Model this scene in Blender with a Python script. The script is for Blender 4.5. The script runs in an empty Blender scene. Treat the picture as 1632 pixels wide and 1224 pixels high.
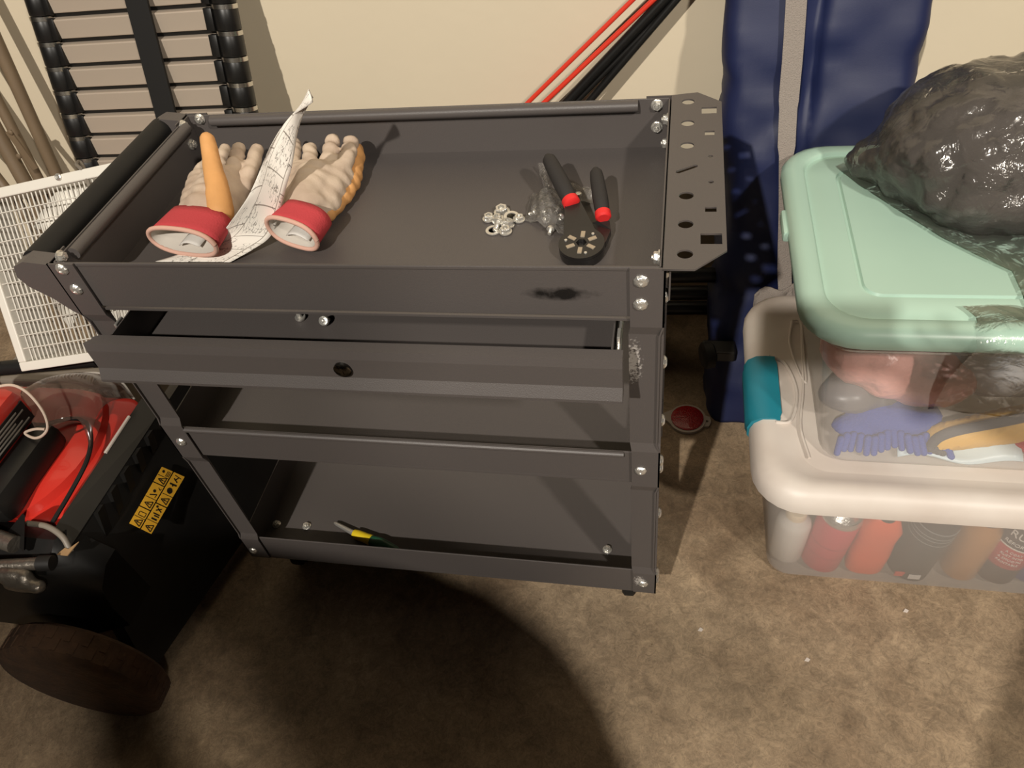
import bpy, bmesh, math, random
from mathutils import Vector, Matrix, noise
random.seed(7)
C = bpy.context.scene.collection
V = Vector
# ------------------------------------------------------------------ camera
CP = V((0.70526, -0.59112, 1.21122))
CR = V((0.97887, 0.16508, -0.12071)); CU = V((-0.03825, 0.72762, 0.68492)); CF = V((-0.20090, 0.66582, -0.71855))
FPX = 1204.98
cam = bpy.data.cameras.new('camera'); camo = bpy.data.objects.new('camera', cam); C.objects.link(camo)
cam.sensor_fit = 'HORIZONTAL'; cam.sensor_width = 36; cam.lens = 36 * FPX / 1632; cam.clip_start = 0.02
camo.matrix_world = Matrix(((CR.x, CU.x, -CF.x, CP.x), (CR.y, CU.y, -CF.y, CP.y), (CR.z, CU.z, -CF.z, CP.z), (0, 0, 0, 1)))
bpy.context.scene.camera = camo
# ------------------------------------------------------------------ world, lamps, exposure
w = bpy.data.worlds.new('world'); bpy.context.scene.world = w; w.use_nodes = True
w.node_tree.nodes['Background'].inputs[0].default_value = (1.0, 0.80, 0.60, 1)
w.node_tree.nodes['Background'].inputs[1].default_value = 0.014
def lamp(name, loc, power, col, rad):
    l = bpy.data.lights.new(name, 'POINT'); l.energy = power; l.color = col; l.shadow_soft_size = rad
    o = bpy.data.objects.new(name, l); o.location = loc; C.objects.link(o)
LA = V((-0.10, -3.05, 3.4)); LB = V((2.5, -2.1, 3.0))
lamp('ceiling_bulb', LA, 540, (1.0, 0.93, 0.83), 0.04)
lamp('ceiling_bulb.001', LB, 250, (1.0, 0.92, 0.81), 0.09)
vs = bpy.context.scene.view_settings
vs.view_transform = 'Standard'; vs.look = 'None'; vs.gamma = 1; vs.use_curve_mapping = False; vs.exposure = 0.37
# ------------------------------------------------------------------ helpers
def P(px, py, x=None, y=None, z=None, pl=None):
    """a point of the place, from where it shows in the picture and one known coordinate (or a plane)"""
    d = CF + CR * ((px - 816) / FPX) - CU * ((py - 612) / FPX)
    if x is not None: t = (x - CP.x) / d.x
    elif y is not None: t = (y - CP.y) / d.y
    elif z is not None: t = (z - CP.z) / d.z
    else: t = (pl[0] - CP).dot(pl[1]) / d.dot(pl[1])
    return CP + d * t
def lin(c):
    return tuple((x / 12.92 if x <= .04045 else ((x + .055) / 1.055) ** 2.4) for x in (c[0] / 255, c[1] / 255, c[2] / 255))
def mat(name, c, rough=.5, metal=0, var=.0, vscale=8, bump=0, bscale=60, spec=.5, c2=None, trans=0, coat=0, detail=4):
    m = bpy.data.materials.new(name); m.use_nodes = True; nt = m.node_tree; b = nt.nodes['Principled BSDF']
    b.inputs['Roughness'].default_value = rough; b.inputs['Metallic'].default_value = metal
    b.inputs['Specular IOR Level'].default_value = spec; b.inputs['Coat Weight'].default_value = coat
    c = lin(c); b.inputs['Base Color'].default_value = (*c, 1)
    tc = nt.nodes.new('ShaderNodeTexCoord')
    if var or c2:
        n = nt.nodes.new('ShaderNodeTexNoise'); n.inputs['Scale'].default_value = vscale; n.inputs['Detail'].default_value = detail
        nt.links.new(tc.outputs['Object'], n.inputs['Vector'])
        r = nt.nodes.new('ShaderNodeValToRGB'); r.color_ramp.elements[0].position = .35; r.color_ramp.elements[1].position = .65
        k = lin(c2) if c2 else tuple(x * (1 - var) for x in c)
        r.color_ramp.elements[0].color = (*k, 1); r.color_ramp.elements[1].color = (*c, 1)
        nt.links.new(n.outputs['Fac'], r.inputs['Fac']); nt.links.new(r.outputs['Color'], b.inputs['Base Color'])
    if bump:
        n2 = nt.nodes.new('ShaderNodeTexNoise'); n2.inputs['Scale'].default_value = bscale; n2.inputs['Detail'].default_value = 3
        nt.links.new(tc.outputs['Object'], n2.inputs['Vector'])
        bm_ = nt.nodes.new('ShaderNodeBump'); bm_.inputs['Strength'].default_value = bump; bm_.inputs['Distance'].default_value = .004
        nt.links.new(n2.outputs['Fac'], bm_.inputs['Height']); nt.links.new(bm_.outputs['Normal'], b.inputs['Normal'])
    return m
def film(name, c, clear, rough=.15, gloss=.5, bump=0, bscale=40):
    """thin see-through plastic: part clear, part a plain glossy plastic"""
    m = mat(name, c, rough, spec=gloss, bump=bump, bscale=bscale); nt = m.node_tree; b = nt.nodes['Principled BSDF']
    t = nt.nodes.new('ShaderNodeBsdfTransparent'); t.inputs[0].default_value = (1, 1, 1, 1)
    lw = nt.nodes.new('ShaderNodeLayerWeight'); lw.inputs['Blend'].default_value = .35
    mr = nt.nodes.new('ShaderNodeMapRange'); mr.inputs['To Min'].default_value = 1 - clear; mr.inputs['To Max'].default_value = min(1, (1 - clear) * 1.5 + .10)
    nt.links.new(lw.outputs['Facing'], mr.inputs['Value'])
    mx = nt.nodes.new('ShaderNodeMixShader'); nt.links.new(mr.outputs[0], mx.inputs[0])
    nt.links.new(t.outputs[0], mx.inputs[1]); nt.links.new(b.outputs[0], mx.inputs[2])
    nt.links.new(mx.outputs[0], nt.nodes['Material Output'].inputs[0]); return m
def gloss_film(name, haze, rough, bump, bscale):
    """thin crinkly wrap: clear, a little haze, fresnel reflections"""
    m = bpy.data.materials.new(name); m.use_nodes = True; nt = m.node_tree; N = nt.nodes.new; L = nt.links.new
    t = N('ShaderNodeBsdfTransparent'); d = N('ShaderNodeBsdfDiffuse'); d.inputs[0].default_value = (.55, .52, .48, 1)
    g = N('ShaderNodeBsdfGlossy'); g.inputs['Roughness'].default_value = rough; g.inputs[0].default_value = (.9, .88, .85, 1)
    tc = N('ShaderNodeTexCoord'); n = N('ShaderNodeTexNoise'); n.inputs['Scale'].default_value = bscale; n.inputs['Detail'].default_value = 4; n.inputs['Distortion'].default_value = 1.5; L(tc.outputs['Object'], n.inputs['Vector'])
    b = N('ShaderNodeBump'); b.inputs['Strength'].default_value = bump; b.inputs['Distance'].default_value = .006; L(n.outputs[0], b.inputs['Height']); L(b.outputs[0], g.inputs['Normal'])
    f = N('ShaderNodeFresnel'); f.inputs[0].default_value = 1.5; L(b.outputs[0], f.inputs['Normal'])
    m1 = N('ShaderNodeMixShader'); m1.inputs[0].default_value = haze; L(t.outputs[0], m1.inputs[1]); L(d.outputs[0], m1.inputs[2])
    mu = N('ShaderNodeMath'); mu.operation = 'MULTIPLY'; mu.inputs[1].default_value = 1.05; mu.use_clamp = True; L(f.outputs[0], mu.inputs[0])
    m2 = N('ShaderNodeMixShader'); L(mu.outputs[0], m2.inputs[0]); L(m1.outputs[0], m2.inputs[1]); L(g.outputs[0], m2.inputs[2]); L(m2.outputs[0], nt.nodes['Material Output'].inputs[0]); nt.nodes.remove(nt.nodes['Principled BSDF']); return m
ORG = {}
def thing(name, label, cat, loc=(0, 0, 0), group=None):
    o = bpy.data.objects.new(name, None); C.objects.link(o); o.location = loc; o.empty_display_size = .05
    o['label'] = label; o['category'] = cat; ORG[o.name] = V(loc)
    if group: o['group'] = group
    return o
def tag(o, label, cat, group=None):
    o['label'] = label; o['category'] = cat
    if group: o['group'] = group
    return o
def struct(o): o['kind'] = 'structure'; return o
class MB:
    def __init__(s): s.b = bmesh.new()
    def box(s, x0, x1, y0, y1, z0, z1, bev=0, M=None):
        r = bmesh.ops.create_cube(s.b, size=1)['verts']
        for v in r: v.co = V((x0 + (v.co.x + .5) * (x1 - x0), y0 + (v.co.y + .5) * (y1 - y0), z0 + (v.co.z + .5) * (z1 - z0)))
        if bev:
            es = list({e for v in r for e in v.link_edges}); q = bmesh.ops.bevel(s.b, geom=es, offset=bev, segments=2, affect='EDGES', profile=.5)
            r = list({v for f in q['faces'] for v in f.verts} | {v for v in r if v.is_valid})
            seen = set(r); st = list(r)
            while st:
                v = st.pop()
                for e in v.link_edges:
                    u = e.other_vert(v)
                    if u not in seen: seen.add(u); st.append(u)
            r = list(seen)
        if M is not None:
            for v in r: v.co = M @ v.co
        return s
    def loft(s, rings, closed=True, cap=True):
        R = [[s.b.verts.new(p) for p in r] for r in rings]; n = len(R[0])
        for a, b_ in zip(R, R[1:]):
            for i in range(n if closed else n - 1):
                j = (i + 1) % n
                try: s.b.faces.new((a[i], a[j], b_[j], b_[i]))
                except ValueError: pass
        if cap and closed:
            for r, f in ((R[0], True), (R[-1], False)):
                try: s.b.faces.new(r[::-1] if f else r)
                except ValueError: pass
        return s
    def tube(s, pts, r, n=10, cap=True):
        pts = [V(p) for p in pts]; rings = []; u = None
        for i, p in enumerate(pts):
            t = (pts[min(i + 1, len(pts) - 1)] - pts[max(i - 1, 0)]).normalized()
            if u is None: u = t.orthogonal().normalized()
            else: u = (u - t * u.dot(t)).normalized()
            w_ = t.cross(u); rr = r[i] if isinstance(r, (list, tuple)) else r
            rings.append([p + (u * math.cos(a) + w_ * math.sin(a)) * rr for a in [2 * math.pi * k / n for k in range(n)]])
        return s.loft(rings, True, cap)
    def cyl(s, a, b_, r0, r1=None, n=16): return s.tube([a, b_], [r0, r0 if r1 is None else r1], n)
    def lathe(s, prof, base, axis=(0, 0, 1), n=24):
        base = V(base); t = V(axis).normalized(); u = t.orthogonal().normalized(); w_ = t.cross(u)
        return s.loft([[base + t * h + (u * math.cos(2 * math.pi * k / n) + w_ * math.sin(2 * math.pi * k / n)) * max(r, 1e-4) for k in range(n)] for r, h in prof])
    def prism(s, poly, d):
        d = V(d); poly = [V(p) for p in poly]
        return s.loft([poly, [p + d for p in poly]])
    def grid(s, f, nu, nv):
        g = [[s.b.verts.new(f(i / nu, j / nv)) for j in range(nv + 1)] for i in range(nu + 1)]
        for i in range(nu):
            for j in range(nv): s.b.faces.new((g[i][j], g[i + 1][j], g[i + 1][j + 1], g[i][j + 1]))
        return s
    def ball(s, c, r, sc=(1, 1, 1), M=None, seg=16):
        q = bmesh.ops.create_uvsphere(s.b, u_segments=seg, v_segments=seg // 2 + 2, radius=1)['verts']
        for v in q:
            p = V((v.co.x * r * sc[0], v.co.y * r * sc[1], v.co.z * r * sc[2])); v.co = (M @ p if M is not None else p) + V(c)
        return s
    def build(s, name, m, parent=None, smooth=False, solid=0):
        bmesh.ops.recalc_face_normals(s.b, faces=s.b.faces)
        me = bpy.data.meshes.new(name); s.b.to_mesh(me); s.b.free(); return link(name, me, m, parent, smooth, solid)
def link(name, me, m, parent=None, smooth=False, solid=0):
    o = bpy.data.objects.new(name, me); C.objects.link(o)
    org = V((0, 0, 0))
    if parent is not None: o.parent = parent; org = ORG[parent.name]
    else:
        bb = [v.co for v in me.vertices]
        org = V(((min(v.x for v in bb) + max(v.x for v in bb)) / 2, (min(v.y for v in bb) + max(v.y for v in bb)) / 2, min(v.z for v in bb))); o.location = org
    ORG[o.name] = org
    if org.length: me.transform(Matrix.Translation(-org))
    if m and not me.materials: me.materials.append(m)
    if smooth:
        for p in me.polygons: p.use_smooth = True
        if smooth != 'all':
            me.set_sharp_from_angle(angle=math.radians(40))
    if solid:
        k = o.modifiers.new('thick', 'SOLIDIFY'); k.thickness = solid; k.offset = 0
    return o
def place(src_me, name, M, m, parent):
    """one more piece sharing a mesh"""
    o = bpy.data.objects.new(name, src_me); C.objects.link(o); org = V((0, 0, 0))
    if parent is not None: o.parent = parent; org = ORG[parent.name]
    o.matrix_local = Matrix.Translation(-org) @ M; ORG[o.name] = M.to_translation(); return o
def evalmesh(o):
    dg = bpy.context.evaluated_depsgraph_get(); dg.update(); me = bpy.data.meshes.new_from_object(o.evaluated_get(dg)); return me
def blob(mb, voxel, smooth=4, disp=None, dec=None):
    """melt overlapping volumes into one continuous skin"""
    me = bpy.data.meshes.new('tmp'); mb.b.normal_update(); bmesh.ops.recalc_face_normals(mb.b, faces=mb.b.faces); mb.b.to_mesh(me); mb.b.free()
    o = bpy.data.objects.new('tmp', me); C.objects.link(o)
    r = o.modifiers.new('r', 'REMESH'); r.mode = 'VOXEL'; r.voxel_size = voxel
    k = o.modifiers.new('s', 'SMOOTH'); k.iterations = smooth; k.factor = .5
    if dec: d = o.modifiers.new('d', 'DECIMATE'); d.ratio = dec
    out = evalmesh(o); bpy.data.objects.remove(o)
    if disp:
        for v in out.vertices: v.co += disp(v.co, v.normal)
    return out
def sheet_holes(outer, holes, thick):
    """flat plate (xy) with real holes; returns mesh, z 0..thick"""
    cu = bpy.data.curves.new('c', 'CURVE'); cu.dimensions = '2D'; cu.fill_mode = 'BOTH'; cu.extrude = thick / 2
    for poly in [outer] + holes:
        sp = cu.splines.new('POLY'); sp.points.add(len(poly) - 1); sp.use_cyclic_u = True
        for q, p in zip(sp.points, poly): q.co = (p[0], p[1], 0, 1)
    o = bpy.data.objects.new('c', cu); C.objects.link(o); me = evalmesh(o); bpy.data.objects.remove(o)
    me.transform(Matrix.Translation((0, 0, thick / 2))); return me
def ell(cx, cy, rx, ry, n=20): return [(cx + rx * math.cos(2 * math.pi * k / n), cy + ry * math.sin(2 * math.pi * k / n)) for k in range(n)]
def rect(cx, cy, hx, hy): return [(cx - hx, cy - hy), (cx + hx, cy - hy), (cx + hx, cy + hy), (cx - hx, cy + hy)]
def text_mesh(s, size, depth=.0004):
    cu = bpy.data.curves.new('t', 'FONT'); cu.body = s; cu.size = size; cu.extrude = depth; cu.align_x = 'CENTER'; cu.resolution_u = 3
    o = bpy.data.objects.new('t', cu); C.objects.link(o); me = evalmesh(o); bpy.data.objects.remove(o); return me
def rrect(x0, x1, y0, y1, r, z, n=6):
    out = []
    for cx, cy, a0 in ((x1 - r, y1 - r, 0), (x0 + r, y1 - r, 90), (x0 + r, y0 + r, 180), (x1 - r, y0 + r, 270)):
        for k in range(n + 1):
            a = math.radians(a0 + 90 * k / n); out.append(V((cx + r * math.cos(a), cy + r * math.sin(a), z)))
    return out
def basis(o, u, v, w_): return Matrix(((u.x, v.x, w_.x, o.x), (u.y, v.y, w_.y, o.y), (u.z, v.z, w_.z, o.z), (0, 0, 0, 1)))
def crv(pts, n=40):
    """smooth path through points"""
    pts = [V(p) for p in pts]; q = [pts[0] * 2 - pts[1]] + pts + [pts[-1] * 2 - pts[-2]]; out = []; m = len(pts) - 1
    for i in range(n + 1):
        t = i / n * m; k = min(int(t), m - 1); f = t - k; a, b_, c, d = q[k:k + 4]
        out.append(.5 * ((2 * b_) + (c - a) * f + (2 * a - 5 * b_ + 4 * c - d) * f * f + (3 * b_ - a - 3 * c + d) * f ** 3))
    return out
def nz(p, s): return noise.noise(V(p) * s)
# ------------------------------------------------------------------ materials
black = mat('black_powder_coat', (81, 76, 74), .42, bump=.12, bscale=900, spec=.4)
blackrub = mat('black_rubber', (24, 23, 22), .6, spec=.35)
blackpl = mat('black_plastic', (24, 23, 22), .38, var=.25, vscale=20, spec=.45)
steel = mat('zinc_steel', (215, 212, 205), .28, .75, bump=.2, bscale=300)
white_pl = mat('white_plastic', (212, 203, 194), .45, var=.10, vscale=7, c2=(198, 186, 176))
mint = mat('mint_plastic', (170, 200, 184), .32, var=.04, vscale=5)
teal = mat('teal_plastic', (28, 122, 140), .4)
frost = film('frosted_plastic', (205, 198, 192), .68, .35)
clearp = film('clear_tub_plastic', (215, 208, 200), .74, .2)
bagfilm = gloss_film('clear_bag_film', .07, .16, .9, 22)
zipfilm = gloss_film('zip_bag_film', .14, .18, 1.0, 130)
shieldm = film('clear_shield', (90, 70, 62), .66, .06, .8)
redp = mat('red_enamel', (194, 46, 36), .3, var=.15, vscale=6, coat=.3)
redpole = mat('red_pole', (215, 58, 40), .35)
silver = mat('bright_aluminium', (215, 212, 205), .25, 1)
suede = mat('taupe_suede', (176, 156, 138), .85, c2=(198, 180, 160), vscale=28, bump=.25, bscale=90)
orange = mat('orange_leather', (214, 158, 98), .7, var=.15, vscale=20, bump=.15, bscale=120)
cuffred = mat('red_cuff_fabric', (188, 62, 68), .85, bump=.2, bscale=400)
trim = mat('pink_trim', (214, 170, 152), .8)
lining = mat('pale_lining', (205, 198, 188), .9)
navy = mat('navy_nylon', (22, 32, 72), .55, var=.15, vscale=5, bump=.03, bscale=500, spec=.5)
webbing = mat('grey_webbing', (150, 140, 132), .8, bump=.7, bscale=500)
tan = mat('shaded_beige_tube', (122, 104, 82), .5, var=.12, vscale=10)  # beige darkened, shade by the wall put into the colour
gridw = mat('white_wire', (205, 200, 190), .4)
fanw = mat('white_enamel', (220, 216, 206), .4)
grey = mat('grey_plastic', (120, 112, 102), .5)
yellow = mat('yellow_label', (232, 176, 52), .4)
# ------------------------------------------------------------------ setting
def floor_mat():
    m = mat('stained_concrete', (120, 98, 74), .62, bump=.25, bscale=70); nt = m.node_tree; b = nt.nodes['Principled BSDF']; N = nt.nodes.new; L = nt.links.new
    tc = N('ShaderNodeTexCoord')
    def ns(scale, det, rough=.6, dist=0):
        n = N('ShaderNodeTexNoise'); n.inputs['Scale'].default_value = scale; n.inputs['Detail'].default_value = det; n.inputs['Roughness'].default_value = rough; n.inputs['Distortion'].default_value = dist
        L(tc.outputs['Object'], n.inputs['Vector']); return n
    def ramp(src, p0, c0, p1, c1):
        r = N('ShaderNodeValToRGB'); e = r.color_ramp.elements; e[0].position = p0; e[1].position = p1; e[0].color = (*c0, 1); e[1].color = (*c1, 1); L(src, r.inputs[0]); return r
    a = ramp(ns(4.5, 9, .65, .6).outputs[0], .34, lin((124, 104, 82)), .68, lin((168, 147, 120)))
    bq = ramp(ns(26, 8, .7, 1.2).outputs[0], .36, (.72,) * 3, .64, (1.12,) * 3)
    mx = N('ShaderNodeMix'); mx.data_type = 'RGBA'; mx.blend_type = 'MULTIPLY'; mx.inputs[0].default_value = 1; L(a.outputs[0], mx.inputs[6]); L(bq.outputs[0], mx.inputs[7])
    f = ramp(ns(9, 14, .8, 2.2).outputs[0], .60, (0, 0, 0), .78, (1, 1, 1))
    m2 = N('ShaderNodeMix'); m2.data_type = 'RGBA'; L(f.outputs[0], m2.inputs[0]); L(mx.outputs[2], m2.inputs[6]); m2.inputs[7].default_value = (*lin((182, 160, 128)), 1)
    g = ramp(ns(150, 2).outputs[0], .70, (1, 1, 1), .76, (.55, .5, .45))
    m3 = N('ShaderNodeMix'); m3.data_type = 'RGBA'; m3.blend_type = 'MULTIPLY'; m3.inputs[0].default_value = 1; L(m2.outputs[2], m3.inputs[6]); L(g.outputs[0], m3.inputs[7])
    n5 = ns(75, 14, .85, 2.5); r5 = ramp(n5.outputs[0], .36, (.58,) * 3, .64, (1.32,) * 3)
    m4 = N('ShaderNodeMix'); m4.data_type = 'RGBA'; m4.blend_type = 'MULTIPLY'; m4.inputs[0].default_value = 1; L(m3.outputs[2], m4.inputs[6]); L(r5.outputs[0], m4.inputs[7])
    L(m4.outputs[2], b.inputs['Base Color']); return m
WY = .80
struct(MB().box(-3.2, 3.2, -4.2, WY, -.1, 0).build('floor', floor_mat()))
wallm = mat('cream_wall_paint', (216, 203, 178), .75, var=.03, vscale=3, bump=.12, bscale=35)
struct(MB().box(-3.2, 3.2, WY, WY + .1, 0, 3.9).build('wall_back', wallm))
# ------------------------------------------------------------------ utility cart
H = .745; D = .355; W = .70; TF = .676
cart = thing('utility_cart', 'charcoal steel tool cart with a deep top tray, open drawer and two lower shelves', 'tool cart', (.35, .18, 0))
def leg(sx, sy):
    b = MB(); t = .002
    zs = [.10, .118, .158, .172, .372, .385, .458, .472, .655, .668, .715, H]
    def off(z): return 0 if (z < .16 or .384 < z < .46 or z > .667) else .0035
    for i, (z0, z1) in enumerate(zip(zs, zs[1:])):
        o0, o1 = off(z0), off(z1)
        for face in (0, 1):
            ring = []
            for z, o_ in ((z0, o0), (z1, o1)):
                if face == 0: pts = [(0, o_), (.035 + o_ * .6, o_), (.035 + o_ * .6, o_ + t), (0, o_ + t)]
                else: pts = [(o_, 0), (o_, .035), (o_ + t, .035), (o_ + t, 0)]
                r = []
                for x, y in pts:
                    X = x if sx < 0 else W - x; Y = y if sy < 0 else D - y
                    r.append(V((X, Y, z)))
                ring.append(r)
            b.loft(ring)
    return b.build('leg', None, cart)
scuff = mat('scuffed_powder_coat', (81, 76, 74), .42, bump=.12, bscale=900, spec=.4)
def add_scuff():
    nt = scuff.node_tree; N = nt.nodes.new; L = nt.links.new; b = nt.nodes['Principled BSDF']; tc = N('ShaderNodeTexCoord')
    tot = None
    for cz, rz, cx in ((.612, .07, .318), (.135, .035, .325)):
        mp = N('ShaderNodeMapping'); mp.inputs['Location'].default_value = (-cx / .02, 0, -cz / rz); mp.inputs['Scale'].default_value = (1 / .02, 0, 1 / rz)
        L(tc.outputs['Object'], mp.inputs[0]); g = N('ShaderNodeTexGradient'); g.gradient_type = 'SPHERICAL'; L(mp.outputs[0], g.inputs[0])
        if tot is None: tot = g.outputs[1]
        else:
            ad = N('ShaderNodeMath'); ad.operation = 'ADD'; L(tot, ad.inputs[0]); L(g.outputs[1], ad.inputs[1]); tot = ad.outputs[0]
    n = N('ShaderNodeTexNoise'); n.inputs['Scale'].default_value = 330; n.inputs['Detail'].default_value = 6; L(tc.outputs['Object'], n.inputs['Vector'])
    mu = N('ShaderNodeMath'); mu.operation = 'MULTIPLY'; L(tot, mu.inputs[0]); L(n.outputs[0], mu.inputs[1])
    r = N('ShaderNodeValToRGB'); r.color_ramp.elements[0].position = .27; r.color_ramp.elements[1].position = .42; L(mu.outputs[0], r.inputs[0])
    mx = N('ShaderNodeMix'); mx.data_type = 'RGBA'; L(r.outputs[0], mx.inputs[0]); mx.inputs[6].default_value = (*lin((81, 76, 74)), 1); mx.inputs[7].default_value = (*lin((170, 165, 160)), 1)
    L(mx.outputs[2], b.inputs['Base Color'])
add_scuff()
for sx in (-1, 1):
    for sy in (-1, 1):
        o = leg(sx, sy); o.data.materials.clear(); o.data.materials.append(scuff if (sx > 0 and sy < 0) else black)
        if sx > 0 and sy < 0: o['label'] = 'front right leg with white scuffs'
# top tray: floor and four walls
T = .0022
def lip_mat():
    m = mat('smudged_powder_coat', (81, 76, 74), .42, bump=.12, bscale=900, spec=.4); nt = m.node_tree; N = nt.nodes.new; L = nt.links.new
    tc = N('ShaderNodeTexCoord'); mp = N('ShaderNodeMapping')
    mp.inputs['Scale'].default_value = (1 / .06, 0, 1 / .014); mp.inputs['Location'].default_value = (-.245 / .06, 0, -.709 / .014)
    L(tc.outputs['Object'], mp.inputs[0]); g = N('ShaderNodeTexGradient'); g.gradient_type = 'SPHERICAL'; L(mp.outputs[0], g.inputs[0])
    n = N('ShaderNodeTexNoise'); n.inputs['Scale'].default_value = 60; n.inputs['Detail'].default_value = 4; L(tc.outputs['Object'], n.inputs['Vector'])
    mu = N('ShaderNodeMath'); mu.operation = 'MULTIPLY'; L(g.outputs[1], mu.inputs[0]); L(n.outputs[0], mu.inputs[1])
    r = N('ShaderNodeValToRGB'); r.color_ramp.elements[0].position = .14; r.color_ramp.elements[1].position = .34
    r.color_ramp.elements[0].color = (*lin((81, 76, 74)), 1); r.color_ramp.elements[1].color = (*lin((22, 20, 19)), 1)
    L(mu.outputs[0], r.inputs[0]); L(r.outputs[0], nt.nodes['Principled BSDF'].inputs['Base Color']); return m
def folded(b, x0, x1, y0, y1, z0, z1): return b.box(x0, x1, y0, y1, z0, z1, .0008)
MB().box(.004, W - .004, .004, D - .004, TF - .003, TF).build('tray_floor', black, cart)
b = MB(); folded(b, .006, W - .006, .004, .004 + T, .679, H - .001); b.box(.034, W - .034, .003, .0065, H - .006, H - .0008, .0012)
b.build('tray_front_wall', lip_mat(), cart)
folded(MB(), .006, W - .006, D - .006, D - .0038, .672, H - .001).build('tray_back_wall', black, cart)
folded(MB(), .0045, .0067, .006, D - .006, .672, H - .001).build('tray_left_wall', black, cart)
folded(MB(), W - .0067, W - .0045, .006, D - .006, .672, H - .001).build('tray_right_wall', black, cart)
b = MB(); b.cyl((.045, D - .012, H - .007), (W - .045, D - .012, H - .007), .0075, n=14); b.build('rolled_rim', black, cart, True)
b = MB(); b.cyl((.014, .03, H - .007), (.014, D - .03, H - .007), .0075, n=14); b.build('rolled_rim', black, cart, True)
# side handle with its two end brackets
b = MB(); b.cyl((-.036, .022, H - .014), (-.036, .338, H - .014), .0165, n=18); b.build('push_handle', blackrub, cart, True)
for y0 in (.0, .334):
    poly = [(.002, H - .001), (-.03, H + .003), (-.047, H - .004), (-.053, H - .02), (-.046, H - .034), (-.024, H - .052), (-.008, H - .072), (.002, H - .08)]
    b = MB(); b.prism([V((x, y0, z)) for x, z in poly], (0, .022, 0)); b.build('handle_bracket', black, cart, True)
# perforated tool panel on the right
L2 = [(.697, -.001), (.727, -.001), (.7575, .029), (.758, .332), (.729, .359), (.697, .354)]
hs = [ell(.7175, y, .0078, .0072) for y in (.335, .281, .229, .125, .073, .023)]
a_ = math.radians(32); hs.append([(.7175 + x * math.cos(a_) - y * math.sin(a_), .178 + x * math.sin(a_) + y * math.cos(a_)) for x, y in [(-.012, -.003), (.012, -.003), (.014, 0), (.012, .003), (-.012, .003), (-.014, 0)]])
hs += [rect(.743, .311, .009, .0078), rect(.743, .256, .0056, .0048), ell(.7435, .204, .0028, .0026, 10), ell(.7435, .151, .0032, .0026, 10), rect(.7428, .099, .0058, .0044), rect(.7428, .048, .0105, .0088)]
me = sheet_holes(L2, hs, .002); me.transform(Matrix.Translation((0, 0, H - .0015))); link('tool_panel', me, black, cart)
b = MB(); b.prism([V((.703, .012, H - .002)), V((.703, .34, H - .002)), V((.703, .34, H - .05)), V((.703, .012, H - .05))], (.0018, 0, 0)); b.build('panel_flange', black, cart)
# lower shelves
for zt, zb in ((.452, .387), (.161, .094)):
    zf = zb + .005
    MB().box(.004, W - .004, .004, D - .004, zf - .002, zf).build('shelf_floor', black, cart)
    for nm, a in (('shelf_front_lip', (.006, W - .006, .0042, .0066)), ('shelf_back_lip', (.006, W - .006, D - .0066, D - .0042))):
        b = MB(); folded(b, *a, zb, zt - .001)
        if zt > .3: b.cyl((.034, (a[2] + a[3]) / 2 - .003 * (1 if a[2] < .1 else -1), zt - .004), (.655, (a[2] + a[3]) / 2 - .003 * (1 if a[2] < .1 else -1), zt - .004), .004, n=10)
        b.build(nm, black, cart)
    for a in ((.0045, .0068), (W - .0068, W - .0045)):
        b = MB(); folded(b, *a, .006, D - .006, zb, zt - .001); b.build('shelf_side_lip', black, cart)
# drawer, pulled out a little
DY = -.047
b = MB(); x0, x1 = .046, .648; zf = .607
b.box(x0, x1, DY + .012, .27, zf, zf + .0018); b.box(x0, x0 + .0016, DY + .012, .27, zf, .655); b.box(x1 - .0016, x1, DY + .012, .27, zf, .655); b.box(x0, x1, .268, .27, zf, .655)
drw = b.build('drawer', black, cart)
prof = [(DY + .014, .6665), (DY - .001, .6665), (DY - .003, .6555), (DY - .003, .6275), (DY - .0105, .6145), (DY - .0105, .6105), (DY - .001, .607), (DY + .011, .607), (DY + .011, .66), (DY + .014, .662)]
b = MB(); b.loft([[V((.031 + (.014 if i == 0 else 0), y, z)) for i, (y, z) in enumerate(prof)], [V((.660, y, z)) for y, z in prof]]); b.build('drawer_front', black, drw)
lk = P(547, 588, y=DY - .003); b = MB(); b.lathe([(.0105, 0), (.0105, .003), (.008, .0045), (.0005, .0045)], lk, (0, -1, 0), 20); b.box(lk.x - .0012, lk.x + .0012, lk.y - .0052, lk.y - .004, lk.z - .005, lk.z + .005); b.build('lock', mat('dark_chrome', (90, 88, 84), .2, 1), drw, True)
for xs in (.0405, .6515):
    b = MB(); b.box(xs, xs + .003, -.012, .26, .622, .646, .0006); b.box(xs + .0005, xs + .0035, -.018, .06, .628, .64, .0006); b.box(xs - .0005, xs + .003, -.004, .012, .612, .656, .001); b.build('drawer_slide', steel, drw)
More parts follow.
